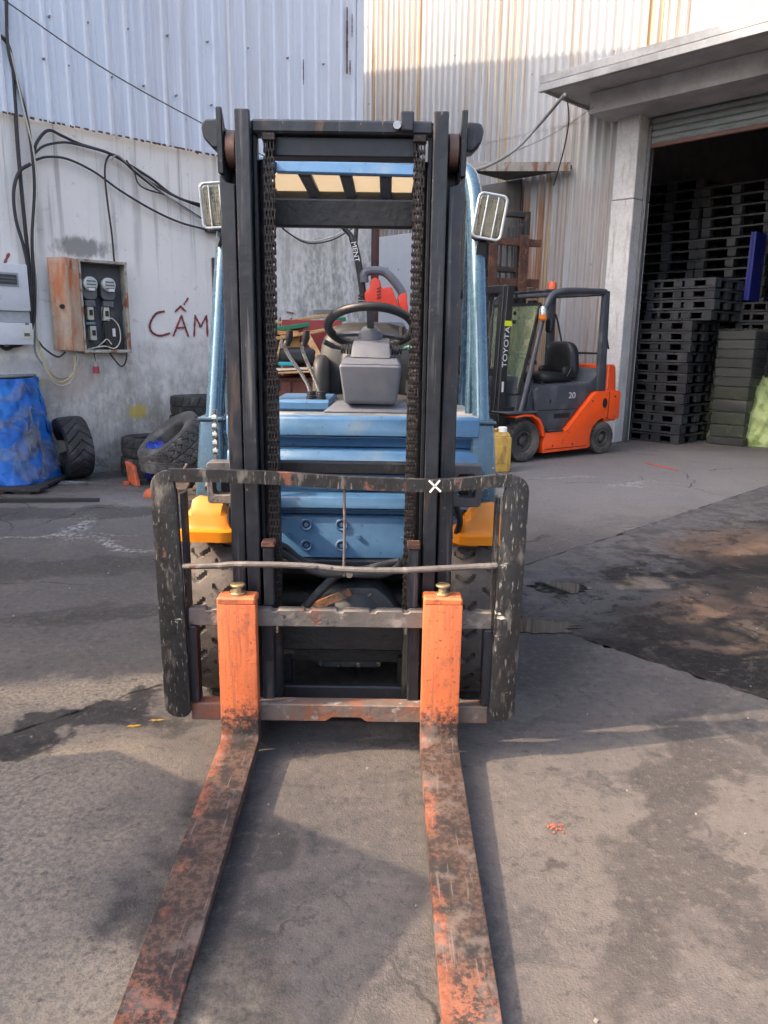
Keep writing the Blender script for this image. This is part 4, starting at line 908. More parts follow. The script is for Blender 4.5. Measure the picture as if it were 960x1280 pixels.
for sy in (-1, 1):
    op(G().prism(sidep, sy * .40, sy * .52, lambda a, b, d: (a, d, b)), "side_frame", M_OR2, bevel=.014, seg=2)
    o = op(G().lathe([(.05, 0), (.05, .006)], 20, lambda r, a, t: (.05 + r * .85 * math.cos(t), sy * (.521 + a), .67 + r * 1.25 * math.sin(t))).lathe([(.0001, .003), (.05, .003)], 20, lambda r, a, t: (.05 + r * .85 * math.cos(t), sy * (.5205 + a), .67 + r * 1.25 * math.sin(t))), "tie_down_hole", M_GREASE)
    # fenders
    fp = [(1.10, .30), (1.13, .42), (1.20, .52), (1.32, .575), (1.45, .585), (1.60, .565), (1.60, .54), (1.45, .555), (1.33, .545), (1.23, .495), (1.165, .41), (1.135, .30)]
    op(G().prism(fp, sy * .28, sy * .535, lambda a, b, d: (a, d, b)), "front_fender", M_OR2, bevel=.006, seg=2)
    lp = [(1.25, .59), (1.72, .585), (1.76, .60), (1.75, .615), (1.25, .61)]
    op(G().prism(lp, sy * .26, sy * .545, lambda a, b, d: (a, d, b)), "step_lip", M_GR2, bevel=.005)
    # pillars
    pth = [(1.475, sy * .47, .60), (1.36, sy * .47, 1.03), (1.22, sy * .465, 1.58), (1.14, sy * .46, 1.84), (1.06, sy * .46, 1.96), (.94, sy * .46, 2.015), (.70, sy * .46, 2.035), (.30, sy * .46, 2.045), (.13, sy * .46, 2.045)]
    op(G().tube(smoothpath(pth, 5), [.030] * 15 + [.038] * 26, 10), "guard_pillar", M_GR2)
    op(G().hexa([(.02, sy * .43, .82), (.17, sy * .43, .82), (.17, sy * .49, .82), (.02, sy * .49, .82), (.07, sy * .43, 2.06), (.17, sy * .43, 2.06), (.17, sy * .49, 2.06), (.07, sy * .49, 2.06)]), "rear_pillar", M_GR2, bevel=.015, seg=2)
    op(G().bar((1.36, sy * .44, .62), (1.28, sy * .44, .98), .02, .02), "grab_rail", M_GR2)
    op(G().tube([(.10, sy * .40, 1.80), (.04, sy * .40, 1.68), (-.08, sy * .40, 1.35)], .012, 8), "rear_stay", M_PLASTD)
hood = op(G().prism([(1.06, .34), (.74, .345), (.24, .80), (.04, .86), (.0, 1.02), (.04, 1.11), (.14, 1.11), (.20, 1.02), (.30, .93), (1.18, .90), (1.255, .85), (1.22, .62)], -.46, .46, lambda a, b, d: (a, d, b)), "engine_hood", M_GR2, bevel=.03, seg=3)
for sy in (-1, 1): op(G().box(.48, 1.20, sy * .4595 - .003, sy * .4595 + .003, .603, .611), "hood_seam", M_GREASE, hood)
op(G().box(.96, .985, .462, .4655, .69, .74), "hood_latch", M_GREASE, hood, bevel=.002)
op(G().hexa([(-.27, -.47, .42), (.02, -.50, .42), (.02, .50, .42), (-.27, .47, .42), (-.22, -.43, 1.15), (-.02, -.48, 1.16), (-.02, .48, 1.16), (-.22, .43, 1.15)]), "counterweight", M_OR2, bevel=.045, seg=3)
op(G().box(.0, 1.10, -.40, .40, .11, .42), "chassis", M_GREASE, bevel=.02)
op(G().box(1.20, 1.50, -.42, .42, .30, .80), "front_bulkhead", M_GR2, bevel=.03, seg=2)
op(G().hexa([(1.30, -.40, .80), (1.50, -.40, .80), (1.50, .40, .80), (1.30, .40, .80), (1.34, -.36, 1.02), (1.44, -.36, 1.02), (1.44, .36, 1.02), (1.34, .36, 1.02)]), "dash_panel", M_GR2, bevel=.03, seg=2)
tw = tyre_mesh(.252, .19, .13, 22, pat_block, 10, .012); tr_ = tyre_mesh(.212, .15, .11, 20, pat_block, 10, .010)
for (x, y, g, rr, ri) in ((1.42, .43, tw, .252, .13), (1.42, -.43, tw, .252, .13), (.02, .43, tr_, .212, .11), (.02, -.43, tr_, .212, .11)):
    o = g.build("tyre", M_RUB, of, ang=25); o.location = (x, y, rr); o.rotation_euler = (0, 0, R(90))
    s_ = -1 if y > 0 else 1   # local x of the tyre points to +y; rim dish faces outwards
    rim = G().lathe([(ri, .06), (ri, -.06), (ri - .02, -.065), (ri - .03, -.02), (.055, -.012), (.05, -.045), (.035, -.055), (.0001, -.055)], 28, lambda r, a, t: (s_ * a, r * math.cos(t), r * math.sin(t)))
    op(rim, "wheel_rim", mat("dusty rim", (0.085, 0.075, 0.068), .7, .2), o)
    for k in range(5):
        a = R(72 * k); op(G().cyl((-s_ * .018, .075 * math.cos(a), .075 * math.sin(a)), (-s_ * .035, .075 * math.cos(a), .075 * math.sin(a)), .009, n=6), "wheel_nut", M_GREASE, o)
# panel gaps, trim and small fittings
for sy in (-1, 1):
    op(G().box(-.03, -.022, sy * .5205 - .002, sy * .5205 + .002, .47, .815), "panel_gap", M_GREASE)
    op(G().box(.34, 1.08, sy * .5205 - .002, sy * .5205 + .002, .128, .136), "panel_gap", M_GREASE)
    op(G().box(.78, 1.05, sy * .47, sy * .53, .346, .366), "step_plate", mat("checker step", (0.05, 0.05, 0.052), .6, .2), bevel=.004)
    op(G().box(-.262, -.25, sy * .34 - .05, sy * .34 + .05, .93, 1.02), "tail_lamp", M_AMBER, bevel=.004)
    for x, z in ((.95, .17), (.60, .17), (.28, .70), (-.14, .75)): op(G().cyl((x, sy * .519, z), (x, sy * .526, z), .012, n=6), "body_bolt", M_GREASE)
op(G().box(.62, .90, .461, .466, .50, .56), "hood_vent", M_GREASE, hood, bevel=.002)
op(G().tube(smoothpath([(.40, .22, 1.30), (.44, .26, 1.10), (.50, .26, 1.0)], 5), .012, 8), "seat_belt", M_PLASTD)
op(G().tube(smoothpath([(1.38, .30, .98), (1.36, .31, 1.12), (1.32, .31, 1.20)], 5), .010, 8), "control_lever", M_PLASTD)
op(G().tube(smoothpath([(1.38, .22, .98), (1.36, .23, 1.10), (1.33, .23, 1.17)], 5), .010, 8), "control_lever", M_PLASTD)
for y in (-.08, .0, .07): op(G().tube(smoothpath([(1.70, y, .35), (1.66, y * 1.1, 1.0), (1.62, y, 1.9)], 6), .013, 8), "mast_hose", M_HOSE)
for z0, z1 in ((.82, 1.86),):
    for y in (-.43, .43): op(G().bar((1.482, y, z0), (1.205, y, z1), .03, .03), "windscreen_frame", M_PLASTD)
op(G().bar((1.206, -.43, 1.865), (1.206, .43, 1.865), .03, .03), "windscreen_frame", M_PLASTD)
# seat
op(cushion(.33, 0, 1.20, .085, .25, .24, .55, lean=-.15), "seat_backrest", M_PLASTD, ang=80)
op(cushion(.62, 0, .985, .28, .25, .07, .5), "seat_cushion", M_PLASTD, ang=80)
op(G().box(.34, .88, -.2, .2, .90, .945), "seat_base", M_PLASTD, bevel=.01)
for sy in (-1, 1): op(cushion(.42, sy * .21, 1.05, .12, .035, .08, .6), "seat_side_bolster", M_PLASTD, ang=80)
# steering
wc = Vector((1.02, .02, 1.22)); ax = Vector((-.5, 0, .87)).normalized(); e1 = Vector((0, 1, 0)); e2 = ax.cross(e1)
sw = op(G().tube([wc + e1 * (.15 * math.cos(R(a))) + e2 * (.15 * math.sin(R(a))) for a in range(0, 360, 15)], .013, 8, closed=True), "steering_wheel", M_PLASTD)
op(G().tube([wc, wc - ax * .30], .03, 10), "steering_column", M_PLASTD, sw); op(G().bar(wc - e1 * .14, wc + e1 * .14, .02, .01), "wheel_spoke", M_PLASTD, sw)
# roof
for y in (-.30, -.15, 0, .15, .30): op(G().box(.14, 1.02, y - .018, y + .018, 2.02, 2.045), "guard_roof_bar", M_GR2, bevel=.006)
op(G().box(.10, .17, -.44, .44, 2.0, 2.06), "guard_rear_bar", M_GR2, bevel=.012); op(G().box(.98, 1.05, -.44, .44, 1.95, 2.0), "guard_front_bar", M_GR2, bevel=.012)
op(G().box(.10, .13, -.44, .44, 1.28, 1.305), "rear_cross_bar", M_PLASTD, bevel=.004)
bc = op(G().cyl((.62, .02, 2.046), (.62, .02, 2.075), .06, n=24), "beacon", M_PLASTD)
op(G().lathe([(.056, 2.075), (.055, 2.14), (.045, 2.165), (.02, 2.175), (.0001, 2.176)], 24, lambda r, a, t: (.62 + r * math.cos(t), .02 + r * math.sin(t), a)), "beacon_lens", M_REDL, bc)
# indicator lamp, mirror, windscreen
lm = op(G().lathe([(.0001, 1.835), (.03, 1.832), (.045, 1.80), (.048, 1.745), (.048, 1.735)], 20, lambda r, a, t: (1.255 + r * math.cos(t), .53 + r * math.sin(t), a)), "indicator_lamp", M_SILV)
op(G().lathe([(.048, 1.735), (.046, 1.69), (.03, 1.67), (.0001, 1.668)], 20, lambda r, a, t: (1.255 + r * math.cos(t), .53 + r * math.sin(t), a)), "amber_lens", M_AMBER, lm)
op(G().bar((1.22, .53, 1.76), (1.16, .47, 1.76), .02, .02), "lamp_arm", M_PLASTD, lm)
op(cushion(1.05, .45, 1.62, .035, .05, .085, .5, 16, 10), "side_box", M_PLASTD)
op(G().box(.86, .96, -.06, .04, 1.80, 1.93), "roof_camera", M_PLASTD, bevel=.01)
op(G().hexa([(1.475, -.42, .82), (1.475, .42, .82), (1.483, .42, .82), (1.483, -.42, .82), (1.20, -.42, 1.86), (1.20, .42, 1.86), (1.208, .42, 1.86), (1.208, -.42, 1.86)]), "windscreen", M_DGLASS)
# mast, carriage and forks
def lean(z): return -.05 * (z - .1)
for sy in (-1, 1):
    for x0, w_, y0, nm in ((1.66, .10, .33, "outer_mast_rail"), (1.70, .07, .27, "inner_mast_rail")):
        g = G(); g.hexa([(x0, sy * y0 - .028, .10), (x0 + w_, sy * y0 - .028, .10), (x0 + w_, sy * y0 + .028, .10), (x0, sy * y0 + .028, .10)] + [(x + lean(2.05), sy * y0 + d, 2.06) for x, d in ((x0, -.028), (x0 + w_, -.028), (x0 + w_, .028), (x0, .028))])
        op(g, nm, M_PLASTD, bevel=.005)
    op(G().bar((1.64, sy * .36, .62), (1.45, sy * .36, .62), .07, .07), "tilt_cylinder", M_GREASE)
    op(G().hexa([(1.78, sy * .25 - .05, .06), (2.75, sy * .25 - .05, .045), (2.75, sy * .25 + .05, .045), (1.78, sy * .25 + .05, .06), (1.78, sy * .25 - .05, .10), (2.75, sy * .25 - .05, .06), (2.75, sy * .25 + .05, .06), (1.78, sy * .25 + .05, .10)]).box(1.78, 1.82, sy * .25 - .05, sy * .25 + .05, .101, .58), "fork", M_GREASE, bevel=.004)
    op(G().tube([(1.70 + lean(.6), sy * .17, .4), (1.70 + lean(2), sy * .17, 1.95)], .02, 12), "lift_cylinder", M_GREASE)
for z in (.20, 1.02, 1.98): op(G().box(1.66 + lean(z), 1.72 + lean(z), -.30, .30, z, z + .09), "mast_cross_tie", M_PLASTD, bevel=.006)
for z in (.22, .50): op(G().box(1.775, 1.80, -.45, .45, z, z + .08), "carriage_bar", M_GREASE, bevel=.004)
for z in (1.65, 1.75, 1.95): op(G().cyl((1.60 + lean(z), .33, z), (1.50, .33, z), .022, n=10), "mast_fitting", M_PLASTD)
Mtx = Matrix(((-.05, 1, 0, 1.712 + lean(1.36)), (0, 0, 1, .3592), (1, .05, 0, 1.36), (0, 0, 0, 1)))
M_TXT = mat("white lettering", (0.72, 0.72, 0.72), .6, 0, .05, bump=None)
text("TOYOTA", .10, M_TXT, of, Mtx, name="mast_lettering", sx=1.15)
op(G().box(1.655 + lean(1.63), 1.765 + lean(1.63), .359, .3605, 1.60, 1.66), "reflective_tape", M_YTAG, smooth=False)
op(G().box(1.70 + lean(.9), 1.73 + lean(.9), .359, .3605, .84, .96), "warning_label", M_TXT, smooth=False)
Mb = Matrix(((-1, 0, 0, .60), (0, 0, 1, .4635), (0, 1, 0, .775), (0, 0, 0, 1)))
text("20", .105, M_TXT, of, Mb, name="capacity_lettering", sx=1.2)

# ================================================================ OLD FORKLIFT UNDER THE SMALL CANOPY
of2 = thing("forklift", "old dark forklift with rusty raised forks beneath the small canopy", "forklift", at(622, 470, 10.1).xy.to_3d(), R(-70))
M_OLD = mat("faded black iron", (0.035, 0.034, 0.034), .7, .1, .3, [((0.14, 0.07, 0.045), 6, .52, .66)], bump=(40, .3))
def o2(g, name, m=M_OLD, **k): return g.build(name, m, of2, **k)
for sx in (-1, 1):
    o2(G().box(-.05, .07, sx * .30 - .035, sx * .30 + .035, .1, 3.05), "mast_rail", bevel=.006); o2(G().box(-.04, .05, sx * .20 - .03, sx * .20 + .03, .1, 2.9), "inner_mast_rail", bevel=.005)
    o2(G().box(.12, .16, sx * .22 - .06, sx * .22 + .06, 2.05, 2.75).box(.14, .40, sx * .22 - .06, sx * .22 + .06, 2.05, 2.09), "fork", M_RUSTY, bevel=.005)
    o2(G().box(-.62, -.56, sx * .42 - .03, sx * .42 + .03, .9, 2.05), "guard_pillar", bevel=.008)
    o = tyre_mesh(.30, .2, .15, 16, pat_block, 8).build("tyre", M_RUBD, of2, ang=25); o.location = (-.25, sx * .48, .30); o.rotation_euler = (0, 0, R(90))
for z, h in ((2.12, .10), (2.62, .09)): o2(G().box(.075, .115, -.48, .48, z, z + h), "carriage_bar", M_RUSTY, bevel=.005)
for z in (.4, 1.2, 1.75, 2.3, 2.98): o2(G().box(-.06, .04, -.33, .33, z, z + .07), "mast_cross_tie", bevel=.006)
for y in (-.12, -.04, .05, .12): o2(G().tube([(.0, y, .5), (.01, y * 1.1, 1.6), (.0, y, 2.85)], .014, 8), "hose", M_HOSE)
o2(G().box(-1.9, -.15, -.48, .48, .35, .95), "body", bevel=.04, seg=2); o2(G().box(-1.85, -1.15, -.45, .45, .95, 1.35), "hood", bevel=.05, seg=2)
o2(G().box(-1.7, -.5, -.45, .45, 2.05, 2.10), "guard_roof", bevel=.01)
for k, (z, y) in enumerate(((1.55, .36), (1.80, .38), (1.30, .36))): o2(cushion(.02, y, z, .07, .08, .09, .6, 14, 8), "rusty_fitting", M_RUSTY)
# ================================================================ YELLOW CAN
c = gnd(622, 591); M_CAN2 = mat("yellow jerrycan plastic", (0.50, 0.31, 0.06), .55, 0, .2, [((0.25, 0.15, 0.05), 7, .48, .64, (2, 2, .5))], bump=(12, .15))
jc = thing("jerrycan", "grubby yellow jerrycan with white cap beside the blue pillar", "jerrycan", (c.x + .02, c.y + .1, 0), R(10))
G().box(-.115, .115, -.09, .09, 0, .40).build("can_body", M_CAN2, jc, bevel=.025, seg=3)
G().hexa([(-.10, -.075, .40), (.10, -.075, .40), (.10, .075, .40), (-.10, .075, .40), (-.05, -.05, .445), (.09, -.05, .445), (.09, .05, .445), (-.05, .05, .445)]).build("can_shoulder", M_CAN2, jc, bevel=.012, seg=2)
G().cyl((.03, 0, .44), (.03, 0, .50), .05, n=24).build("cap", M_WHITE, jc, bevel=.006)
G().tube(smoothpath([(-.085, 0, .40), (-.08, 0, .455), (-.03, 0, .475), (.0, 0, .445)], 5), .014, 10).build("handle", M_CAN2, jc)
for sy in (-1, 1): G().box(-.07, .07, sy * .091 - .003, sy * .091 + .003, .10, .30).build("side_panel", M_CAN2, jc, bevel=.003)

# ================================================================ WALL FITTINGS ON THE LEFT WALL (local frame u, -v, z)
def wl(px, py, off=.04): return onwall(px, py, v=off)
def wall_thing(name, label, cat, group=None): return thing(name, label, cat, B(0, 0, 0), YAW, group)
M_BOXG = mat("grey steel box", (0.075, 0.078, 0.085), .7, 0, .2, [((0.15, 0.14, 0.13), 6, .55, .68)])
M_FRAMEB = mat("dirty cream steel", (0.40, 0.37, 0.31), .7, 0, .2, [((0.25, 0.10, 0.05), 8, .52, .62), ((0.2, 0.19, 0.17), 20, .58, .7)])
M_DOORR = mat("rust stained cream door", (0.48, 0.36, 0.26), .75, 0, .15, [((0.50, 0.17, 0.07), 3.0, .42, .62, (2, 2, .5)), ((0.28, 0.09, 0.045), 7, .58, .68, (2, 2, .6))], bump=(30, .2))
eb = wall_thing("meter_cabinet", "open rusty electric meter cabinet with two meters on the plaster wall", "cabinet")
u0, u1, z0, z1 = -.135, .318, 1.285, 2.135; D = .13
G().box(u0, u1, -.012, -.002, z0, z1).build("back_plate", M_BOXG, eb)
for a in ((u0 - .02, u0, z0, z1), (u1, u1 + .022, z0, z1)): G().box(a[0], a[1], -D, -.002, a[2], a[3]).build("side_wall", M_FRAMEB, eb, bevel=.003)
G().box(u0 - .022, u1 + .024, -D - .004, -.002, z1, z1 + .028).build("top_wall", M_FRAMEB, eb, bevel=.003); G().box(u0 - .022, u1 + .024, -D - .004, -.002, z0 - .03, z0).build("bottom_wall", M_FRAMEB, eb, bevel=.003)
# door folded open to the left in two leaves
G().hexa([(-.16, -D, z0 - .02), (-.285, -D - .02, z0 - .01), (-.285, -D - .005, z0 - .01), (-.16, -D + .015, z0 - .02), (-.16, -D, z1 + .02), (-.285, -D - .02, z1 + .03), (-.285, -D - .005, z1 + .03), (-.16, -D + .015, z1 + .02)]).build("door_leaf", M_DOORR, eb, bevel=.003)
G().hexa([(-.29, -D - .02, z0 - .01), (-.43, -D + .06, z0), (-.43, -D + .075, z0), (-.29, -D - .005, z0 - .01), (-.29, -D - .02, z1 + .03), (-.43, -D + .06, z1 + .02), (-.43, -D + .075, z1 + .02), (-.29, -D - .005, z1 + .03)]).build("door_leaf", M_DOORR, eb, bevel=.003)
G().box(-.30, -.276, -D - .034, -D - .021, z0 + .0, z1 - .05).build("door_strip", M_DOORR, eb, bevel=.003)
G().cyl((-.345, -D - .005, 1.70), (-.345, -D + .03, 1.70), .022, n=12).build("lock_hole", M_GREASE, eb)
M_METER = mat("meter grey", (0.10, 0.11, 0.12), .4); M_METERF = mat("meter face", (0.48, 0.50, 0.48), .35)
for i, (cx, cz) in enumerate(((-.045, 1.90), (.145, 1.90))):
    m = G().prism(rrect(.15, .20, .05, 5), -.09, -.012, lambda a, b, d: (cx + a, d, cz - .02 + b)).build("electric_meter", M_METER, eb, bevel=.006)
    G().lathe([(.072, -.09), (.070, -.125), (.060, -.135), (.0001, -.137)], 28, lambda r, a, t: (cx + r * math.cos(t), a, cz + .03 + r * math.sin(t))).build("meter_glass", M_METERF, m)
    for k in range(3): G().box(cx - .045, cx + .045, -.1405, -.137, cz + .05 - .032 * k, cz + .062 - .032 * k).build("meter_dial_bar", M_METER, m)
    G().box(cx - .028 + .015 * i, cx + .03 + .015 * i, -.1415, -.1375, cz - .035, cz - .01).build("meter_label", M_TXT, m)
    G().box(cx - .055, cx + .055, -.085, -.0125, cz - .19, cz - .125).build("terminal_cover", M_METER, m, bevel=.006)
M_CREAMP = mat("cream switch plastic", (0.58, 0.56, 0.47), .5)
for cx, cz in ((-.045, 1.655), (.12, 1.650), (-.03, 1.455)):
    b = G().box(cx - .032, cx + .032, -.075, -.0125, cz - .075, cz + .065).build("circuit_breaker", M_CREAMP, eb, bevel=.005)
    G().box(cx - .016, cx + .018, -.088, -.0755, cz - .03, cz + .025).build("breaker_switch", M_PLASTD, b, bevel=.003)
G().box(-.09, .0, -.06, -.0125, 1.535, 1.56).build("terminal_strip", mat("teal plastic", (0.12, 0.28, 0.28), .5), eb)
c_ = (.155, 1.44); cf = G().prism(rrect(.15, .25, .03), -.085, -.0125, lambda a, b, d: (c_[0] + a, d, c_[1] + b)).build("contactor", M_PLASTD, eb, bevel=.008)
G().box(.165, .195, -.088, -.0855, 1.42, 1.50).build("contactor_label", M_TXT, cf)
M_CABLE = mat("black cable", (0.028, 0.028, 0.032), .5, 0, .2, bump=None); M_CABG = mat("grey cable", (0.30, 0.30, 0.28), .6, 0, .2, bump=None); M_CABW = mat("off white wire", (0.55, 0.53, 0.46), .6, 0, .2, bump=None)
for k, pts in enumerate(([(.0, -.07, 1.31), (.05, -.10, 1.36), (.10, -.09, 1.39), (.14, -.1, 1.34)], [(-.10, -.06, 1.29), (.06, -.1, 1.32), (.17, -.10, 1.30), (.24, -.09, 1.38), (.235, -.09, 1.52), (.17, -.08, 1.60), (.09, -.08, 1.58)],
                         [(-.05, -.04, 1.60), (-.06, -.06, 1.50), (-.04, -.05, 1.40), (-.02, -.07, 1.31)], [(.12, -.05, 1.58), (.07, -.09, 1.52), (.06, -.09, 1.40), (.12, -.09, 1.31)], [(.25, -.07, 1.62), (.27, -.07, 1.45), (.26, -.07, 1.31)], [(-.04, -.05, 1.78), (.03, -.07, 1.68), (.05, -.06, 1.58)], [(.14, -.05, 1.78), (.09, -.07, 1.70), (.08, -.06, 1.60)])):
    G().tube(smoothpath(pts, 6), .006, 8).build("inner_wire", M_CABW if k in (0, 1) else M_CABLE, eb)
# white meter cabinet at the picture's edge
wb = wall_thing("meter_cabinet", "white plastic meter cabinet with small window left of the black cables", "cabinet")
M_WPL = mat("white cabinet plastic", (0.62, 0.63, 0.65), .5, 0, .06, [((0.42, 0.42, 0.42), 4, .58, .72)], bump=(30, .05))
G().box(-1.15, -.655, -.16, -.005, 1.64, 2.065).build("cabinet_top", M_WPL, wb, bevel=.012, seg=2)
G().box(-1.145, -.662, -.135, -.005, 1.535, 1.638).build("cabinet_band", mat("light grey plastic", (0.38, 0.39, 0.41), .5), wb, bevel=.004)
G().box(-1.15, -.655, -.16, -.005, 1.33, 1.533).build("cabinet_bottom", M_WPL, wb, bevel=.01, seg=2)
G().box(-1.02, -.745, -.168, -.161, 1.86, 1.985).build("window_frame", mat("grey window frame", (0.33, 0.34, 0.36), .5), wb, bevel=.004)
G().box(-1.0, -.762, -.172, -.1685, 1.878, 1.966).build("window_pane", mat("dark window", (0.05, 0.055, 0.06), .15, bump=None), wb)
for k in range(2): G().box(-.99, -.775, -.1745, -.1722, 1.90 + k * .03, 1.912 + k * .03).build("meter_counter", M_METER, wb)
G().box(-.755, -.675, -.168, -.161, 1.385, 1.50).build("breaker_window", M_CREAMP, wb, bevel=.003); G().box(-.74, -.69, -.171, -.1685, 1.41, 1.44).build("breaker_slot", M_METER, wb)
G().box(-.72, -.69, -.168, -.161, 1.517, 1.532).build("hinge", M_METER, wb)
# painted words
M_REDP = mat("dull red brush paint", (0.27, 0.055, 0.055), .9, 0, .2, [((0.55, 0.50, 0.48), 30, .60, .70)], bump=None)
def strokes(name, label, zoom, rows, wd):
    o = wall_thing(name, label, "lettering"); ox, oy, k = zoom
    for r in rows:
        P_ = [onwall(ox + x / k, oy + y / k, v=.012) for x, y in r]; P_ = smoothpath(P_, 4) if len(P_) > 3 and r is rows[0] and len(r) > 5 else P_
        for a, b in zip(P_, P_[1:]):
            a, b = Vector((a.x, -.0145, a.z)), Vector((b.x, -.0145, b.z)); dd = (b - a).normalized() * wd * .35
            g = G(); nrm_ = Vector((dd.z, 0, -dd.x)).normalized(); N_ = 7; vs = []
            for i in range(N_ + 1):
                f = i / N_; c0 = (a - dd).lerp(b + dd, f) + nrm_ * random.uniform(-.0015, .0015); h_ = wd * .58 * random.uniform(.72, 1.15) * (.75 if i in (0, N_) else 1)
                vs += [c0 + nrm_ * h_, c0 - nrm_ * h_]
            g.add(vs, [(2 * i, 2 * i + 1, 2 * i + 3, 2 * i + 2) for i in range(N_)]); g.build("brush_stroke", M_REDP, o, smooth=False, thick=.0015)
    return o
strokes("painted_word", "red hand painted word CẤM on the plaster wall", (0, 300, 3.0), [[(615, 268), (588, 274), (570, 296), (561, 322), (570, 346), (598, 359), (636, 350)], [(650, 360), (664, 322), (680, 284)], [(680, 284), (692, 322), (706, 360)], [(660, 330), (696, 328)], [(657, 268), (677, 249)], [(677, 249), (696, 268)], [(690, 242), (704, 219)],
        [(728, 360), (731, 283)], [(731, 283), (752, 326)], [(752, 326), (774, 284)], [(774, 284), (778, 360)]], .020)
strokes("painted_word", "faint red hand painted letters between mast chain and steering wheel", (340, 380, 9.85), [[(100, 170), (102, 285)], [(212, 262), (236, 175)], [(236, 175), (262, 255)], [(218, 225), (256, 222)], [(185, 98), (262, 116)]], .018)
strokes("painted_stroke", "short red brush stroke above the white meter cabinet", (0, 280, 6.4), [[(35, 315), (70, 240)]], .022)
M_SIGN = mat("dark brown sign", (0.085, 0.045, 0.045), .6)
p = wl(264, 322, .01); q = wl(276, 382, .01)
sg = wall_thing("wall_sign", "narrow dark brown sign beside the mast on the plaster wall", "sign")
G().box(p.x, p.x + .30, -.03, -.012, q.z, p.z).build("sign_board", M_SIGN, sg, bevel=.004)
for k in range(2): G().box(p.x + .035, p.x + .06, -.0325, -.0302, p.z - .10 - .05 * k, p.z - .075 - .05 * k).build("sign_mark", M_REDRUST, sg)

# cables: each a run of its own
def cable(pts, r, m, label, off=.05, k=6, group=None, name="cable"):
    P_ = []
    for i, p in enumerate(pts):
        q = onwall(p[0], p[1], v=p[2] if len(p) > 2 else off); P_.append(q)
    o = G().tube(smoothpath(P_, k), r, 8).build(name, m, loc=B(0, 0, 0), rz=YAW); return tag(o, label, "cable", group)
cable([(-4, 40), (12, 62), (18, 120), (22, 180), (28, 250), (33, 300), (37, 340), (36, 390), (22, 425), (8, 436), (-6, 425)], .018, M_CABLE, "thick black cable looping under the white meter cabinet", .05)
cable([(8, -5), (10, 60), (22, 105), (34, 150), (41, 200), (43, 240), (40, 300), (42, 350), (42, 400), (30, 428), (12, 434)], .015, M_CABLE, "black cable running straight down from the picture's top left", .075)
cable([(38, 205), (24, 215), (17, 240), (20, 275), (30, 310), (37, 350), (38, 400), (24, 430)], .016, M_CABLE, "black cable bulging left of the bundle", .09)
cable([(12, 62), (26, 120), (38, 180), (44, 220), (42, 270), (40, 300), (44, 345), (45, 400), (44, 440), (60, 462), (72, 472), (90, 468), (97, 445)], .010, M_CABG, "grey cable ending in a coil below the open meter cabinet", .06)
cable([(14, 66), (28, 130), (42, 190), (46, 235), (43, 300), (47, 360), (46, 420), (55, 455), (70, 480), (88, 478), (96, 455), (98, 442)], .008, M_CABW, "pale wire coiled below the open meter cabinet", .085)
cable([(46, 420), (52, 440), (64, 470), (76, 478), (92, 466), (94, 445)], .006, mat("yellow wire", (0.62, 0.50, 0.16), .6, bump=None), "yellow wire looped below the open meter cabinet", .10)
cable([(47, 425), (56, 436), (72, 446), (82, 440)], .009, M_CABLE, "short black cable curving into the meter cabinet's underside", .09)
cable([(42, 195), (46, 178), (60, 163), (78, 170), (100, 180), (135, 191), (160, 205), (190, 224), (215, 243), (240, 254), (262, 262)], .014, M_CABLE, "upper black cable sagging along the wall towards the lamp", .06)
cable([(43, 192), (56, 182), (82, 178), (110, 184), (140, 193), (165, 210), (195, 232), (225, 248), (262, 258)], .011, M_CABLE, "second black cable running beside the upper one to the lamp", .08)
cable([(44, 200), (60, 196), (85, 199), (118, 215), (150, 238), (190, 262), (225, 278), (262, 288)], .011, M_CABLE, "lower black cable arching across the plaster wall", .06)
cable([(143, 330), (140, 295), (134, 250), (131, 215), (134, 198), (141, 193), (150, 198), (172, 218), (205, 243), (235, 262), (255, 275)], .010, M_CABLE, "black cable rising from the meter cabinet and bending right", .05)
cable([(139, 200), (146, 194), (160, 205), (185, 226), (215, 250), (248, 272)], .008, M_CABG, "grey cable slanting down to the lamp", .09)
cable([(158, 200), (168, 216), (172, 228), (182, 236), (205, 243)], .008, M_CABLE, "short knotted black cable end hanging off the upper cables", .11)
cable([(345, 278), (362, 292), (388, 302), (420, 294), (436, 282)], .011, M_CABW, "white cable sagging behind the mast's rear beam", .10)
cable([(340, 272), (362, 292), (385, 304), (415, 300), (440, 286)], .009, M_CABLE, "black cable sagging behind the mast's rear beam", .13)
cable([(134, 436), (142, 448), (152, 458), (158, 448), (158, 420)], .008, M_CABLE, "thin black cable loop at the meter cabinet's lower right corner", .06)
p = wl(270, 272, .05); jb = wall_thing("junction_box", "grey junction box on the plaster wall behind the left headlight", "junction box")
G().box(p.x - .13, p.x + .16, -.11, -.006, p.z - .16, p.z + .16).build("box_body", M_BOXG, jb, bevel=.008); G().box(p.x - .12, p.x + .15, -.118, -.1105, p.z - .15, p.z + .15).build("box_lid", M_BOXG, jb, bevel=.004)
pl = wall_thing("hanging_plug", "grey and red plug hanging under the open meter cabinet", "plug"); p = wl(120, 458, .08)
G().cyl((p.x, -.08, p.z), (p.x, -.08, p.z + .05), .028, .020, 16).build("plug_grip", mat("grey plug", (0.30, 0.30, 0.27), .6), pl); G().cyl((p.x, -.08, p.z - .07), (p.x, -.08, p.z), .034, .030, 8).build("plug_socket", mat("red plug", (0.42, 0.06, 0.07), .5), pl)
G().tube([(p.x, -.08, p.z + .05), (p.x - .004, -.07, p.z + .12), (p.x - .005, -.06, 1.26)], .005, 8).build("plug_lead", M_CABLE, pl)
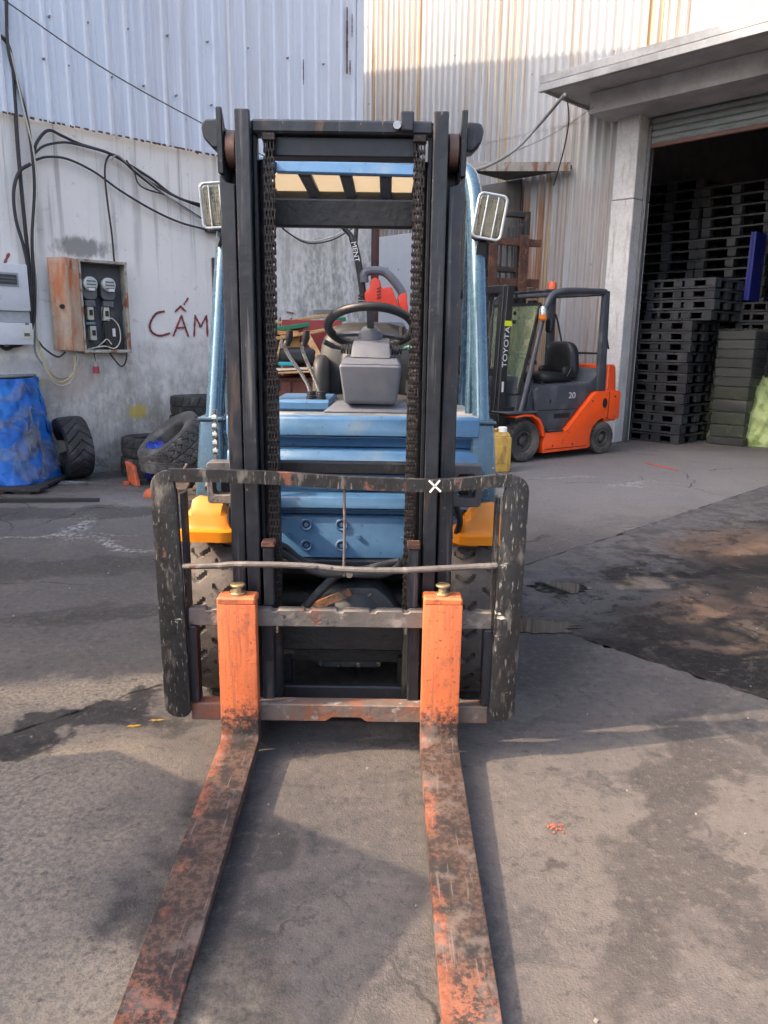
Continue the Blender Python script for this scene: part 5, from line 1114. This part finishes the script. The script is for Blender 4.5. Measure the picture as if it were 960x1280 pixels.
# wires in the air
a, b = onwall(8, 2, v=.2), at(300, 182, 9.0)
def air(pts, r, m, label): return tag(G().tube(smoothpath(pts, 8), r, 8).build("overhead_wire", m), label, "wire")
W0 = B(a.x, .2, a.z)
air([W0 + Vector((-.6, -.5, .35)), W0, at(140, 92, 7.6) , at(275, 166, 8.6), at(330, 195, 9.2)], .006, M_CABLE, "thin black wire crossing the pale cladding from the top left")
air([at(570, 214, 10.4), at(600, 211, 10.6), at(640, 190, 10.9), at(672, 158, 11.0), at(706, 118, 10.2)], .022, M_CABG, "thick grey cable slanting up to the canopy's corner")
air([at(630, 195, 11.0), at(690, 168, 11.0), at(742, 134, 10.7)], .006, M_CABG, "thin grey wire below the thick slanting cable")
air([at(708, 118, 10.2), at(711, 150, 10.3), at(704, 190, 10.6), at(692, 232, 10.9)], .009, M_CABLE, "black wire hanging from the canopy corner")

# ================================================================ LEFT CLUTTER
# --- blue tarp covered load on a steel skid
M_TARP = mat("blue tarpaulin", (0.012, 0.13, 0.50), .45, 0, .25, [((0.03, 0.22, 0.62), 4, .5, .66), ((0.01, 0.06, 0.24), 7, .58, .7, (1, 1, 3))], bump=(9, .35))
M_WRAP = NT("torn stretch wrap"); _n = M_WRAP.noise(M_WRAP.coords((1, 1, 1)), 22, 6, .65, 1.5); M_WRAP.bump(_n, 1.0, .05)
M_WRAP = M_WRAP.done((0.50, 0.52, 0.53), .16, 0.0, **{'Alpha': .30, 'Specular IOR Level': 1.0})
rnd = random.Random(21)
bl = thing("wrapped_load", "blue tarpaulin covered load with torn clear wrap on a steel skid", "load", (-3.86, 7.20, 0), R(0))
def bfold(a, b):
    # a runs round the load, b bottom to top; corners rounded, folds between
    pts = rrect(1.20 - .26 * b, .84 - .20 * b, .30 - .05 * b, 8); n = len(pts); f = a * n; i = int(f) % n; j = (i + 1) % n; t_ = f - int(f)
    x = pts[i][0] * (1 - t_) + pts[j][0] * t_; y = pts[i][1] * (1 - t_) + pts[j][1] * t_
    w_ = 1 + .014 * math.sin(a * 63 + 4 * b) * (1 - b) + .009 * math.sin(a * 140 + b * 17) + .014 * math.sin(b * 24 + 3 * math.sin(a * 25)) + .008 * math.sin(b * 60 + a * 90) + .010 * abs(math.sin(a * 37 - b * 11))
    return (x * w_, y * w_, .055 + .97 * b)
body = G().grid(bfold, 168, 26); body.build("tarpaulin", M_TARP, bl, ang=60)
G().prism(rrect(.93, .63, .24, 8), 1.024, 1.045, lambda a, b, d: (a, b, d + .02 * a)).build("top_board", mat("grey board", (0.16, 0.17, 0.18), .7), bl, bevel=.006)
def wrap(a0, a1, b0, b1, ph, nm="plastic_wrap"):
    g = G()
    def fn(s_, t_):
        a = a0 + (a1 - a0) * s_; e = .5 - .5 * math.cos(2 * math.pi * s_ * 2 + ph); bm = (b0 + b1) / 2 + .05 * math.sin(s_ * 9 + ph); hw = (b1 - b0) / 2 * (.35 + .65 * e)
        b = max(.0, min(1, bm + hw * (2 * t_ - 1))); p = Vector(bfold(a % 1, b)); k = 1.022 + .02 * math.sin(s_ * 37 + ph) * math.sin(t_ * 5 + ph) + .014 * math.sin(s_ * 90 + t_ * 11) + .012 * abs(math.sin(s_ * 150 - t_ * 7))
        return (p.x * k, p.y * k, p.z)
    g.grid(fn, 150, 10).build(nm, M_WRAP, bl, ang=50)
wrap(.66, .98, .80, .93, .3); wrap(.66, 1.02, .60, .70, 1.2); wrap(.66, 1.05, .20, .48, 2.0); wrap(.80, 1.04, .0, .28, .6); wrap(.88, .97, .25, .66, 3.0); wrap(.7, .95, .5, .56, 4)
M_SKID = mat("oily steel skid", (0.028, 0.027, 0.028), .6, .2, .3, [((0.11, 0.06, 0.045), 8, .56, .66)], bump=(50, .3))
G().box(-.9, .72, -.56, -.36, .025, .055).build("skid_plate", M_SKID, bl, bevel=.004)
for x in (-.6, .55): G().box(x - .08, x + .08, -.54, .35, .001, .0245).build("skid_foot", M_SKID, bl, bevel=.003)
G().box(-.9, .68, -.30, .34, .026, .056).build("skid_plate", M_SKID, bl, bevel=.004)
a = gnd(-30, 628); b = gnd(124, 627)
tag(G().bar((a.x, a.y, .022), (b.x, b.y, .012), .05, .035).build("steel_bar", M_SKID, bevel=.004), "long dark steel bar on the ground before the blue load", "bar")
c = gnd(6, 616); tag(G().box(-.12, .06, -.03, .03, 0, .04).build("orange_offcut", mat("faded orange", (0.55, 0.17, 0.07), .7), bevel=.006, loc=(c.x - .06, c.y, .0)), "small orange offcut lying under the edge of the steel skid", "offcut")

# --- tyres
def tyre_thing(mesh, loc, rot, label, m=M_RUBD, rim=False, Ri=.2, group="loose tyres by the left wall"):
    t_ = thing("tyre", label, "tyre", loc, 0, group); t_.rotation_euler = rot
    o = mesh.build("tyre_casing", m, t_, ang=25)
    return t_
c = gnd(86, 603)
ty_a = tyre_mesh(.315, .25, .17, 20, pat_slash, 14, .013)
tyre_thing(ty_a, (c.x - .04, c.y + .24, .315), (R(0), R(-3), R(40)), "upright dark tyre with slanting tread standing beside the blue load")
ty_b = tyre_mesh(.36, .30, .19, 26, pat_zz, 14, .014); M_RUBG = mat("dusty grey tyre rubber", (0.075, 0.073, 0.07), .9, 0, .25, [((0.16, 0.15, 0.14), 5, .48, .66)], bump=(70, .3))
p = at(219, 556, 7.35)
tb = tyre_thing(ty_b, p, (0, 0, 0), "large dusty lugged tyre leaning on top of the tyre pile", M_RUBG)
axv = Vector((-.50, -.36, .79)).normalized(); tb.rotation_euler = axv.to_track_quat('X', 'Z').to_euler()
ty_c = tyre_mesh(.30, .20, .17, 20, pat_block, 8, .010)
def flat_tyre(px, py, Y, label, mesh=ty_c, m=M_RUBD, z=None):
    q = at(px, py, Y); t_ = tyre_thing(mesh, (q.x, q.y, q.z if z is None else z), (0, R(90), 0), label, m); return t_
q = at(186, 545, 7.8); Xs, Ys = q.x, q.y
for k in range(2): tyre_thing(ty_c, (Xs + .02 * k, Ys, .10 + .205 * k), (0, R(90), .3 * k), ["tyre lying flat at the bottom of the left stack by the wall", "tyre lying flat on top of the left stack by the wall"][k])
q = at(244, 505, 8.05)
nst = 4
for k in range(nst): tyre_thing(ty_c, (q.x + .02 * (k % 2) + .02, q.y, .10 + .205 * k), (0, R(90), .5 * k), "tyre lying flat on top of the taller stack behind the blue pillar" if k == nst - 1 else "tyre in the taller stack behind the lugged tyre, hidden lower row", group="loose tyres by the left wall" if k == nst - 1 else "lower tyres of the taller stack")
p = at(196, 598, 7.15); t2 = tyre_thing(ty_c, (p.x + .10, p.y + .16, .235), (0, R(90), 0), "dusty tyre lying on the wooden pallet under the big lugged tyre", M_RUBG)
# supports under the leaning tyre
M_WOODP = mat("old pallet wood", (0.30, 0.20, 0.12), .85, 0, .25, [((0.16, 0.11, 0.075), 6, .5, .65, (1, 6, 6))], bump=(30, .4))
M_ORB = mat("faded orange plastic", (0.50, 0.10, 0.04), .65, 0, .2, [((0.25, 0.10, 0.06), 10, .52, .66)], bump=(8, .1)); M_BLT = mat("royal blue sheet", (0.012, 0.03, 0.24), .5, 0, .25, [((0.03, 0.08, 0.42), 5, .5, .64)], bump=(12, .4))
def wrinkled(name, c, hx, hy, hz, m, label, cat, seed, rz=0.0, amp=.04):
    rn = random.Random(seed); ph = [rn.uniform(0, 6) for _ in range(6)]
    def fn(a, b):
        th, ph_ = 2 * math.pi * a, math.pi * (b - .5)
        def sp(v_, k): return math.copysign(abs(v_) ** k, v_)
        x, y, z = sp(math.cos(ph_), .6) * sp(math.cos(th), .7), sp(math.cos(ph_), .6) * sp(math.sin(th), .7), sp(math.sin(ph_), .7)
        k = 1 + amp * (math.sin(9 * th + ph[0] + 4 * z) + .7 * math.sin(17 * th + 8 * z + ph[1]) + .8 * math.sin(11 * z + 5 * th + ph[2]) + .5 * math.sin(29 * th + ph[3] + 13 * z))
        return (hx * x * k, hy * y * k, max(0, hz * (1 + z * (k if z > 0 else 1))))
    return tag(G().grid(fn, 96, 40).build(name, m, loc=c, rz=rz, ang=50), label, cat)
q = at(178, 580, 7.35); wrinkled("tarpaulin_bundle", (q.x + .10, q.y + .10, 0), .13, .26, .20, M_BLT, "crumpled royal blue tarpaulin under the lugged tyre", "tarpaulin", 4, R(20))
a_ = at(160, 572, 7.3); bo = thing("barrier_board", "faded orange plastic board leaning at the foot of the tyre pile", "board", (a_.x + .04, a_.y, 0), R(25))
G().hexa([(-.05, -.02, 0), (.0, -.25, 0), (.04, -.24, 0), (-.01, -.01, 0), (-.07, .02, .22), (-.02, -.17, .19), (.02, -.16, .19), (-.03, .03, .22)]).build("board_face", M_ORB, bo, bevel=.006)
G().box(-.10, -.05, -.10, -.06, .0, .03).build("board_foot", M_ORB, bo)
q = gnd(178, 624); tag(G().hexa([(-.05, -.10, 0), (.05, -.12, 0), (.10, .12, 0), (.02, .14, 0), (-.03, -.08, .07), (.04, -.10, .09), (.08, .10, .10), (.03, .12, .08)]).build("orange_lump", M_ORB, bevel=.02, seg=2, loc=(q.x + .03, q.y + .15, 0)), "orange plastic lump at the foot of the tyre pile", "offcut")
q = gnd(215, 626); pw = thing("wooden_pallet", "weathered wooden pallet carrying the tyre pile behind the backrest", "pallet", (q.x + .28, q.y + .42, 0), R(8))
for y in (-.36, 0, .36): G().box(-.5, .5, y - .045, y + .045, 0, .10).build("pallet_bearer", M_WOODP, pw, bevel=.004)
for k in range(6): G().box(-.5 + k * .175, -.5 + k * .175 + .125, -.42, .42, .101, .122).build("pallet_board", M_WOODP, pw, bevel=.003)
q = at(226, 597, 6.75); tag(G().box(-.10, .12, -.05, .08, .123, .165).build("orange_crate", M_ORB, bevel=.015, loc=(q.x, q.y, 0)), "orange crate on the pallet half hidden by the backrest", "crate")
# clear bag by the wall
q = gnd(124, 588); wrinkled("plastic_bag", (q.x, q.y - .06, 0), .16, .08, .12, M_WRAP, "crumpled clear plastic bag at the foot of the plaster wall", "bag", 9, YAW, .10)
q = gnd(86, 604); wrinkled("plastic_scrap", (q.x, q.y - .05, 0), .20, .06, .012, M_WRAP, "flattened clear plastic scrap before the upright tyre", "plastic", 12, 0, .12)

# ================================================================ SCRAP HEAP BEHIND THE MAST
M_CAB = mat("red brown cabinet steel", (0.17, 0.055, 0.04), .7, 0, .25, [((0.28, 0.13, 0.09), 6, .5, .66), ((0.07, 0.035, 0.03), 14, .56, .66)], bump=(20, .3))
hp = at(385, 500, 8.2)
cb = thing("scrap_cabinet", "red brown steel cabinet at the bottom of the scrap heap", "cabinet", (-.82, 8.35, 0), R(5))
G().box(-.52, .46, -.30, .30, .05, 1.02).build("carcass", M_CAB, cb, bevel=.01)
for x in (-.50, -.20, .10): G().box(x, x + .28, -.318, -.302, .10, .98).build("door_panel", M_CAB, cb, bevel=.006)
for x in (-.48, .42):
    for y in (-.26, .26): G().box(x - .03, x + .03, y - .03, y + .03, 0, .05).build("foot", M_CAB, cb)
M_PLANK = mat("raw plank", (0.55, 0.33, 0.15), .8, 0, .2, [((0.36, 0.19, 0.08), 6, .5, .65, (1, 8, 8))], bump=(30, .2)); M_GREENB = mat("green painted board", (0.02, 0.19, 0.10), .6, 0, .15, [((0.25, 0.20, 0.12), 16, .62, .72)])
M_SHEETW = mat("pale ply", (0.62, 0.52, 0.38), .8); M_REDB = mat("dark red panel", (0.26, 0.035, 0.035), .6); M_TEAL = mat("teal cloth", (0.03, 0.30, 0.36), .7); M_GREYRAIL = mat("grey rail", (0.19, 0.19, 0.19), .6)
def plank(pa, pb, w_, t_, m, label, name="plank", up=(0, 0, 1)):
    return tag(G().bar(pa, pb, w_, t_, up=up).build(name, m, bevel=.004), label, "plank" if "plank" in name else "board")
YH = 8.15
plank(at(340, 462, YH), at(404, 459, YH), .45, .02, M_SHEETW, "upper pale plywood sheet on the red brown cabinet", "plywood_board")
plank(at(338, 466, YH - .1), at(404, 463, YH - .1), .45, .018, M_PLANK, "lower thin board on the red brown cabinet", "thin_board")
q = at(372, 444, YH + .1); tag(cushion(0, 0, 0, .22, .16, .085, .55).build("dark_bundle", M_GREASE, loc=q, ang=60), "dark bundle squeezed between the boards of the scrap heap", "bundle")
q = at(358, 455, YH - .12); tag(cushion(0, 0, 0, .085, .06, .022, .5).build("teal_rag", M_TEAL, loc=q, ang=60), "teal rag on the pale plywood sheet", "rag")
q = at(387, 428, YH + .28); tag(G().box(-.3, .35, 0, .10, -.36, .24).build("red_panel", M_REDB, bevel=.006, loc=q), "dark red panel standing behind the two levers", "panel")
q = at(374, 432, YH + .18); tag(G().hexa([(-.14, 0, -.20), (.02, 0, -.20), (.02, .03, -.20), (-.14, .03, -.20), (-.12, 0, .17), (.0, 0, .13), (.0, .03, .13), (-.12, .03, .17)]).build("tan_board", mat("tan board", (0.46, 0.24, 0.08), .8), bevel=.003, loc=q), "tan board leaning in the scrap heap between the levers", "board")
plank(at(383, 418, YH + .12), at(402, 452, YH - .05), .07, .02, M_PLANK, "short plank slanting down to the right in the scrap heap", up=(0, 1, 0))
plank(at(342, 412, YH + .2), at(430, 399, YH + .5), .14, .045, M_GREENB, "green painted board laid across the scrap heap", "green_board")
plank(at(340, 424, YH + .05), at(425, 409, YH + .2), .05, .035, M_PLANK, "long raw plank under the green board")
plank(at(338, 405, YH + .3), at(412, 394, YH + .6), .12, .03, M_PLANK, "topmost raw plank of the scrap heap")
plank(at(340, 416, YH + .1), at(372, 416, YH + .2), .10, .04, mat("orange stained plank", (0.62, 0.28, 0.09), .8), "short orange stained plank at the heap's left edge")
plank(at(393, 390, YH + .55), at(425, 390, YH + .7), .06, .05, M_GREYRAIL, "grey steel channel lying on top of the scrap heap", "steel_channel")
plank(at(351, 426, YH), at(346, 450, YH - .05), .02, .015, M_PLANK, "thin upright batten at the heap's left edge", "batten", up=(0, 1, 0))
# trestle uprights that carry the boards
tr2 = thing("trestle", "dark steel trestle inside the scrap heap", "trestle", (-.80, 8.5, 0))
for x in (-.45, .45):
    G().box(x - .025, x + .025, -.03, .03, 0, 1.52).build("trestle_leg", M_GREASE, tr2); G().box(x - .02, x + .02, .30, .35, 0, 1.52).build("trestle_leg", M_GREASE, tr2)
G().box(-.5, .5, -.035, .36, 1.46, 1.50).build("trestle_top", M_GREASE, tr2)

# --- red pedestrian stacker standing behind the truck
M_RED = mat("bright red plastic", (0.66, 0.045, 0.02), .4, 0, .08, bump=(8, .05))
sp0 = at(482, 395, 8.0); st = thing("pedestrian_stacker", "red and dark grey machine with loop handle behind the steering wheel", "machine", (sp0.x, 8.0, 0), 0)
def wp(px, py, Y): q = at(px, py, Y); return (q.x - sp0.x, Y - 8.0, q.z)
G().box(-.20, .20, -.15, .25, .05, 1.60).build("machine_body", M_PLAST, st, bevel=.04, seg=2)
for x in (-.17, .17): G().cyl((x, -.05, .05), (x, .05, .05), .05, n=20).build("machine_wheel", M_RUBD, st)
zz = [wp(457, 388, 7.85), wp(455, 366, 7.85), wp(462, 360, 7.85), wp(464, 349, 7.85), wp(469, 346, 7.85), wp(475, 350, 7.85), wp(477, 360, 7.85), wp(489, 358, 7.85), wp(495, 372, 7.85), wp(500, 388, 7.85)]
G().prism([(p[0], p[2]) for p in zz], -.13, .12, lambda a, b, d: (a, d, b)).build("red_cover", M_RED, st, bevel=.02, seg=3)
G().prism([(p[0], p[2]) for p in (wp(500, 392, 7.85), wp(497, 370, 7.85), wp(508, 364, 7.85), wp(511, 392, 7.85))], -.10, .10, lambda a, b, d: (a, d, b)).build("red_side_cover", M_RED, st, bevel=.012, seg=2)
for k in range(4):
    a_, b_ = wp(471, 361 + 4 * k, 7.85), wp(476, 359 + 4 * k, 7.85); G().bar((a_[0], -.135, a_[2]), (b_[0], -.135, b_[2]), .008, .01, up=(0, 1, 0)).build("vent_slot", M_GREASE, st)
lp_ = [wp(x, y, 7.85) for x, y in ((455, 352), (456, 340), (470, 337), (482, 340), (494, 352), (503, 366), (504, 376))]
lv = smoothpath([(p[0], -.05, p[2]) for p in lp_], 5)
g = G()
for a_, b_ in zip(lv, lv[1:]): g.bar(a_, b_ + (b_ - a_) * .3, .085, .06, up=(0, 1, 0))
G().tube(lv, .045, 10).build("loop_handle", M_PLAST, st)
tl = [wp(x, y, 7.9) for x, y in ((454, 372), (448, 330), (440, 297), (428, 282), (420, 268))]
G().tube(smoothpath([(p[0], -.02, p[2]) for p in tl], 6), [.036] * 13 + [.026] * 12, 10).build("tiller_arm", M_PLASTD, st)
G().tube([(tl[2][0] + .03, 0, tl[2][2] - .05), (tl[2][0] + .055, 0, tl[2][2] + .40)], .022, 8).build("tiller_brace", M_PLASTD, st)
g = G(); q = wp(452, 374, 7.85)
for k in range(5): g.cyl((q[0], -.10, q[2] - .10 + .032 * k), (q[0], -.10, q[2] - .08 + .032 * k), .035, n=14)
g.build("spring_boot", M_PLASTD, st)
A_, B_ = Vector((tl[1][0] - .004, -.064, tl[1][2] - .03)), Vector((tl[2][0], -.064, tl[2][2] + .02)); dx = (A_ - B_).normalized(); up_ = Vector((0, -1, 0)).cross(dx)
Mt = Matrix((dx, up_, Vector((0, -1, 0)))).transposed().to_4x4(); Mt.translation = (A_ + B_) / 2
text("MENT", .075, M_TXT, st, Mt, name="arm_lettering")

# ================================================================ WAREHOUSE STOCK
M_PAL = mat("black recycled plastic", (0.025, 0.0265, 0.031), .42, 0, .25, [((0.05, 0.05, 0.052), 5, .52, .7)], bump=(60, .12), each=.35)
M_PALG = mat("grey black plastic", (0.055, 0.058, 0.066), .5, 0, .25, [((0.085, 0.087, 0.09), 5, .52, .7)], bump=(60, .12), each=.3)
PH = .146
def slot_pallet():
    g = G(); L = .98; W_ = 1.0
    # outer side walls with slots: local x depth (u), y = across (towards -v)
    def wallx(x0, x1):
        g.box(x0, x1, -W_ / 2, W_ / 2, .105, .138); g.box(x0, x1, -W_ / 2, W_ / 2, 0, .028)
        for y0, y1 in ((-.50, -.36), (-.20, .02 - .08), (-.02, .10), (.26, .30), (.40, .50)): g.box(x0, x1, y0, y1, .0285, .1045)
    wallx(-L / 2, -L / 2 + .05); wallx(L / 2 - .05, L / 2)
    for y0, y1 in ((-W_ / 2, -W_ / 2 + .05), (W_ / 2 - .05, W_ / 2)):
        g.box(-L / 2 + .051, L / 2 - .051, y0, y1, .105, .1375)
        for x0, x1 in ((-.42, -.30), (-.09, .09), (.30, .42)): g.box(x0, x1, y0, y1, .01, .1045)
    g.box(-L / 2 + .051, L / 2 - .051, -W_ / 2 + .051, W_ / 2 - .051, .118, .136)
    return g
def block_pallet():
    g = G(); L = W_ = 1.06
    g.box(-L / 2, L / 2, -W_ / 2, W_ / 2, .112, .140)
    for y in (-.46, 0, .46):
        for x in (-.46, 0, .46): g.box(x - .065, x + .065, y - .065, y + .065, .018, .1115)
        g.box(-L / 2 + .01, L / 2 - .01, y - .06, y + .06, 0, .0175)
    return g
pa = slot_pallet().build("pallet", M_PAL, bevel=.004, smooth=False); pb = block_pallet().build("pallet", M_PALG, bevel=.004, smooth=False)
nth = ["lowest", "second", "third", "fourth", "fifth", "sixth", "seventh", "eighth", "ninth", "tenth", "eleventh", "topmost"]
used = {}
def put(proto, u, v, z, rz, label, group):
    o = proto if proto.name not in used else clone(proto); used[proto.name] = 1
    o.location = B(u, v, z); o.rotation_euler = (0, 0, YAW + rz); tag(o, label, "pallet", group); return o
rn = random.Random(3)
for i in range(12): put(pa, 7.22 + .49 + rn.uniform(-.008, .008) + .004 * i * 0, 2.50 + rn.uniform(-.025, .025), i * PH, R(rn.uniform(-1.5, 1.5)), nth[i] + " black plastic pallet of the front stack beside the orange forklift", "front stack of black pallets")
for i in range(4): put(pa, 7.86 + rn.uniform(-.01, .01), 2.72 + rn.uniform(-.015, .015), 12 * PH + i * PH, R(rn.uniform(-1, 1)), ["lowest", "second", "third", "topmost"][i] + " black pallet of the short pile set back on the front stack", "short pile of black pallets")
for name, u, v, n in (("leftmost tall", 9.30, 1.72, 26), ("second tall", 9.30, 2.80, 25), ("third tall", 9.92, 3.92, 18)):
    for i in range(n): put(pb, u + rn.uniform(-.01, .01), v + rn.uniform(-.03, .03), i * .152, R(rn.uniform(-1.6, 1.6)), "grey black block pallet in the " + name + " stack inside the warehouse", name + " pallet stack")
# blue sheet and pale blue crates
M_DBL = mat("deep blue plastic", (0.010, 0.018, 0.20), .4, 0, .15, bump=None); M_LBL = mat("pale blue plastic", (0.13, 0.34, 0.44), .5, 0, .15, bump=None); M_MBL = mat("mid blue plastic", (0.015, 0.11, 0.38), .45, 0, .15, bump=None)
db = thing("blue_pallet", "deep blue pallet standing on edge deep inside the warehouse", "pallet", B(8.80, 3.45, 14 * .146 + .0), YAW + R(2))
db.location = B(8.62, 3.28, 2.06)
G().box(-.28, .28, -.02, .02, 0, .95).build("deck", M_DBL, db, bevel=.004)
for k in range(3): G().box(-.28 + .21 * k, -.28 + .21 * k + .13, .021, .06, .0, .95).build("runner", M_DBL, db, bevel=.004)
# second row next to the front stack supports it
for i in range(14): put(pa, 8.82, 3.66 + rn.uniform(-.01, .01), i * PH, R(rn.uniform(-.6, .6)), "black plastic pallet in the stack behind the wrapped load", "pallets behind the wrapped load")
def crate(u, v, z, m, label, w_=.60, h=.30, d_=.42):
    t_ = thing("crate", label, "crate", B(u, v, z), YAW)
    G().box(-d_ / 2, d_ / 2, -w_ / 2, w_ / 2, 0, .02).build("base", m, t_)
    for x in (-d_ / 2, d_ / 2 - .02): G().box(x, x + .02, -w_ / 2, w_ / 2, .021, h).build("side", m, t_)
    for y in (-w_ / 2, w_ / 2 - .02): G().box(-d_ / 2 + .021, d_ / 2 - .021, y, y + .02, .021, h).build("end", m, t_)
    for z_ in (.28, .5, .72): G().box(-d_ / 2 - .008, -d_ / 2 - .0005, -w_ / 2, w_ / 2, h * z_, h * z_ + .02).build("rib", m, t_)
for k in range(4): crate(8.58, 3.92, 2.05 + .225 * k, M_LBL, ["lowest", "second", "third", "topmost"][k] + " pale blue crate on the stack at the picture's right edge", h=.22)
for k in range(2): crate(8.9, 4.52, 1.10 + .26 * k, M_MBL, ["lower", "upper"][k] + " mid blue crate above the green tarpaulin", h=.25)
for k in range(4): crate(8.9, 4.52, .0 + .275 * k, M_MBL, ["lowest", "second lowest", "third", "fourth"][k] + " mid blue crate of the stack behind the green tarpaulin", h=.27)
# wrapped load: boxes under clear film
wl_ = thing("wrapped_pallet_load", "dark pallet load in clear film between pallets and green tarpaulin", "load", B(8.02, 3.42, 0), YAW + R(3))
M_FILM = NT("clear film"); _n = M_FILM.noise(M_FILM.coords((1, 1, .4)), 7, 4, .5, 1.0); M_FILM.bump(_n, .5, .03)
M_FILM = M_FILM.done((0.09, 0.10, 0.085), .25, 0, **{'Alpha': .22})
M_OLIVE = mat("olive sacking", (0.020, 0.025, 0.014), .7, 0, .3, [((0.075, 0.09, 0.038), 6, .56, .66)], bump=(14, .5))
for k in range(4): G().box(-.26, .26, -.24, .24, .12 + .18 * k, .12 + .18 * k + .172).build("sack_layer", M_OLIVE if k in (0, 1, 3) else M_PAL, wl_, bevel=.03, seg=2)
for k in range(6): G().box(-.27, .27, -.25, .25, .85 + .13 * k, .85 + .13 * k + .12).build("pallet_layer", M_PAL, wl_, bevel=.01)
G().box(-.28, .28, -.26, .26, 0, .11).build("load_base", M_PAL, wl_, bevel=.01)
def film(a, b):
    pts = rrect(.58, .54, .04, 3); n = len(pts); f = a * n; i = int(f) % n; j = (i + 1) % n; t_ = f - int(f); k = 1 + .012 * math.sin(a * 50 + b * 20) + .01 * math.sin(b * 60 + a * 9)
    return ((pts[i][0] * (1 - t_) + pts[j][0] * t_) * k, (pts[i][1] * (1 - t_) + pts[j][1] * t_) * k, .02 + 1.63 * b)
G().grid(film, 96, 40).build("stretch_film", M_FILM, wl_, ang=60)
# green tarpaulin heap
M_GTARP = mat("lime green tarpaulin", (0.37, 0.44, 0.18), .5, 0, .15, [((0.20, 0.27, 0.08), 5, .50, .66)], bump=(14, .9))
c = gnd(955, 557)
def gh(a, b):
    th = 2 * math.pi * a; r = (1 - b) ** .55; base = .52 * (1 - .30 * b) * (r if b > .55 else (1 - .45 * b))
    k = 1 + .06 * math.sin(7 * th + 3 * b) + .04 * math.sin(13 * th + 9 * b) + .025 * math.sin(23 * th - 14 * b) + .03 * math.sin(22 * b + 4 * th)
    base = .78 * (1 - b ** 2.6) ** .6 * (1 - .18 * b) if b < 1 else 0
    return (base * k * math.cos(th), base * .8 * k * math.sin(th), 1.10 * b * (1 + .03 * math.sin(5 * th)))
gt = thing("tarpaulin_heap", "lime green tarpaulin covered heap at the picture's right edge", "tarpaulin", (c.x + .14, c.y + .42, 0), R(-20))
G().grid(gh, 140, 50).build("tarpaulin", M_GTARP, gt, ang=60)
p = at(936, 500, c.y + .0) - Vector((c.x + .10, c.y + .35, 0))
for (x, z, l, an) in ((-.34, .66, .22, 62), (-.48, .46, .16, 20)):
    d = Vector((math.cos(R(an)), 0, math.sin(R(an)))); G().bar(Vector((x, -.46, z)) - d * l / 2, Vector((x, -.42, z)) + d * l / 2, .09, .02, up=(0, 1, 0)).build("grey_tape", mat("grey tape", (0.15, 0.155, 0.16), .5), gt, bevel=.004)

# ================================================================ UNSEEN CRATES ADDED ON THE LEFT (to cast the shadow between the forks)
M_CRW = mat("rough crate wood", (0.34, 0.23, 0.13), .85, 0, .25, [((0.20, 0.13, 0.075), 6, .5, .65, (6, 6, 1))], bump=(30, .4))
HS = 1.58; corner = Vector((.145, 1.72)) - SUN_DIR.xy * (HS / math.tan(SUN_EL)); ca = R(150)
e_a = Vector((math.cos(ca), math.sin(ca))); e_b = Vector((-e_a.y, e_a.x)); cc = corner + e_a * .62 + e_b * .62
for k in range(2):
    t_ = thing("shadow_crate", ["lower", "upper"][k] + " large wooden crate added unseen left of the viewer to cast a shadow", "crate", (cc.x, cc.y, k * HS / 2), ca, "added shadow casting crates left of the viewer")
    h = HS / 2 - .006
    for sx in (-1, 1):
        for sy in (-1, 1): G().box(sx * .60 - .03, sx * .60 + .03, sy * .60 - .03, sy * .60 + .03, 0, h).build("corner_post", M_CRW, t_, bevel=.004)
    for i in range(6):
        z0 = .01 + i * (h - .01) / 6; z1 = z0 + (h - .01) / 6 - .012
        for sgn in (-1, 1):
            G().box(-.625, .625, sgn * .62 - .012 + sgn * .024, sgn * .62 + .012 + sgn * .024, z0, z1).build("plank", M_CRW, t_, bevel=.003)
            G().box(sgn * .62 - .012 + sgn * .024, sgn * .62 + .012 + sgn * .024, -.605, .605, z0, z1).build("plank", M_CRW, t_, bevel=.003)
    for i in range(8): G().box(-.56 + i * .14, -.56 + i * .14 + .132, -.56, .56, h - .03, h - .002).build("lid_board", M_CRW, t_, bevel=.003)
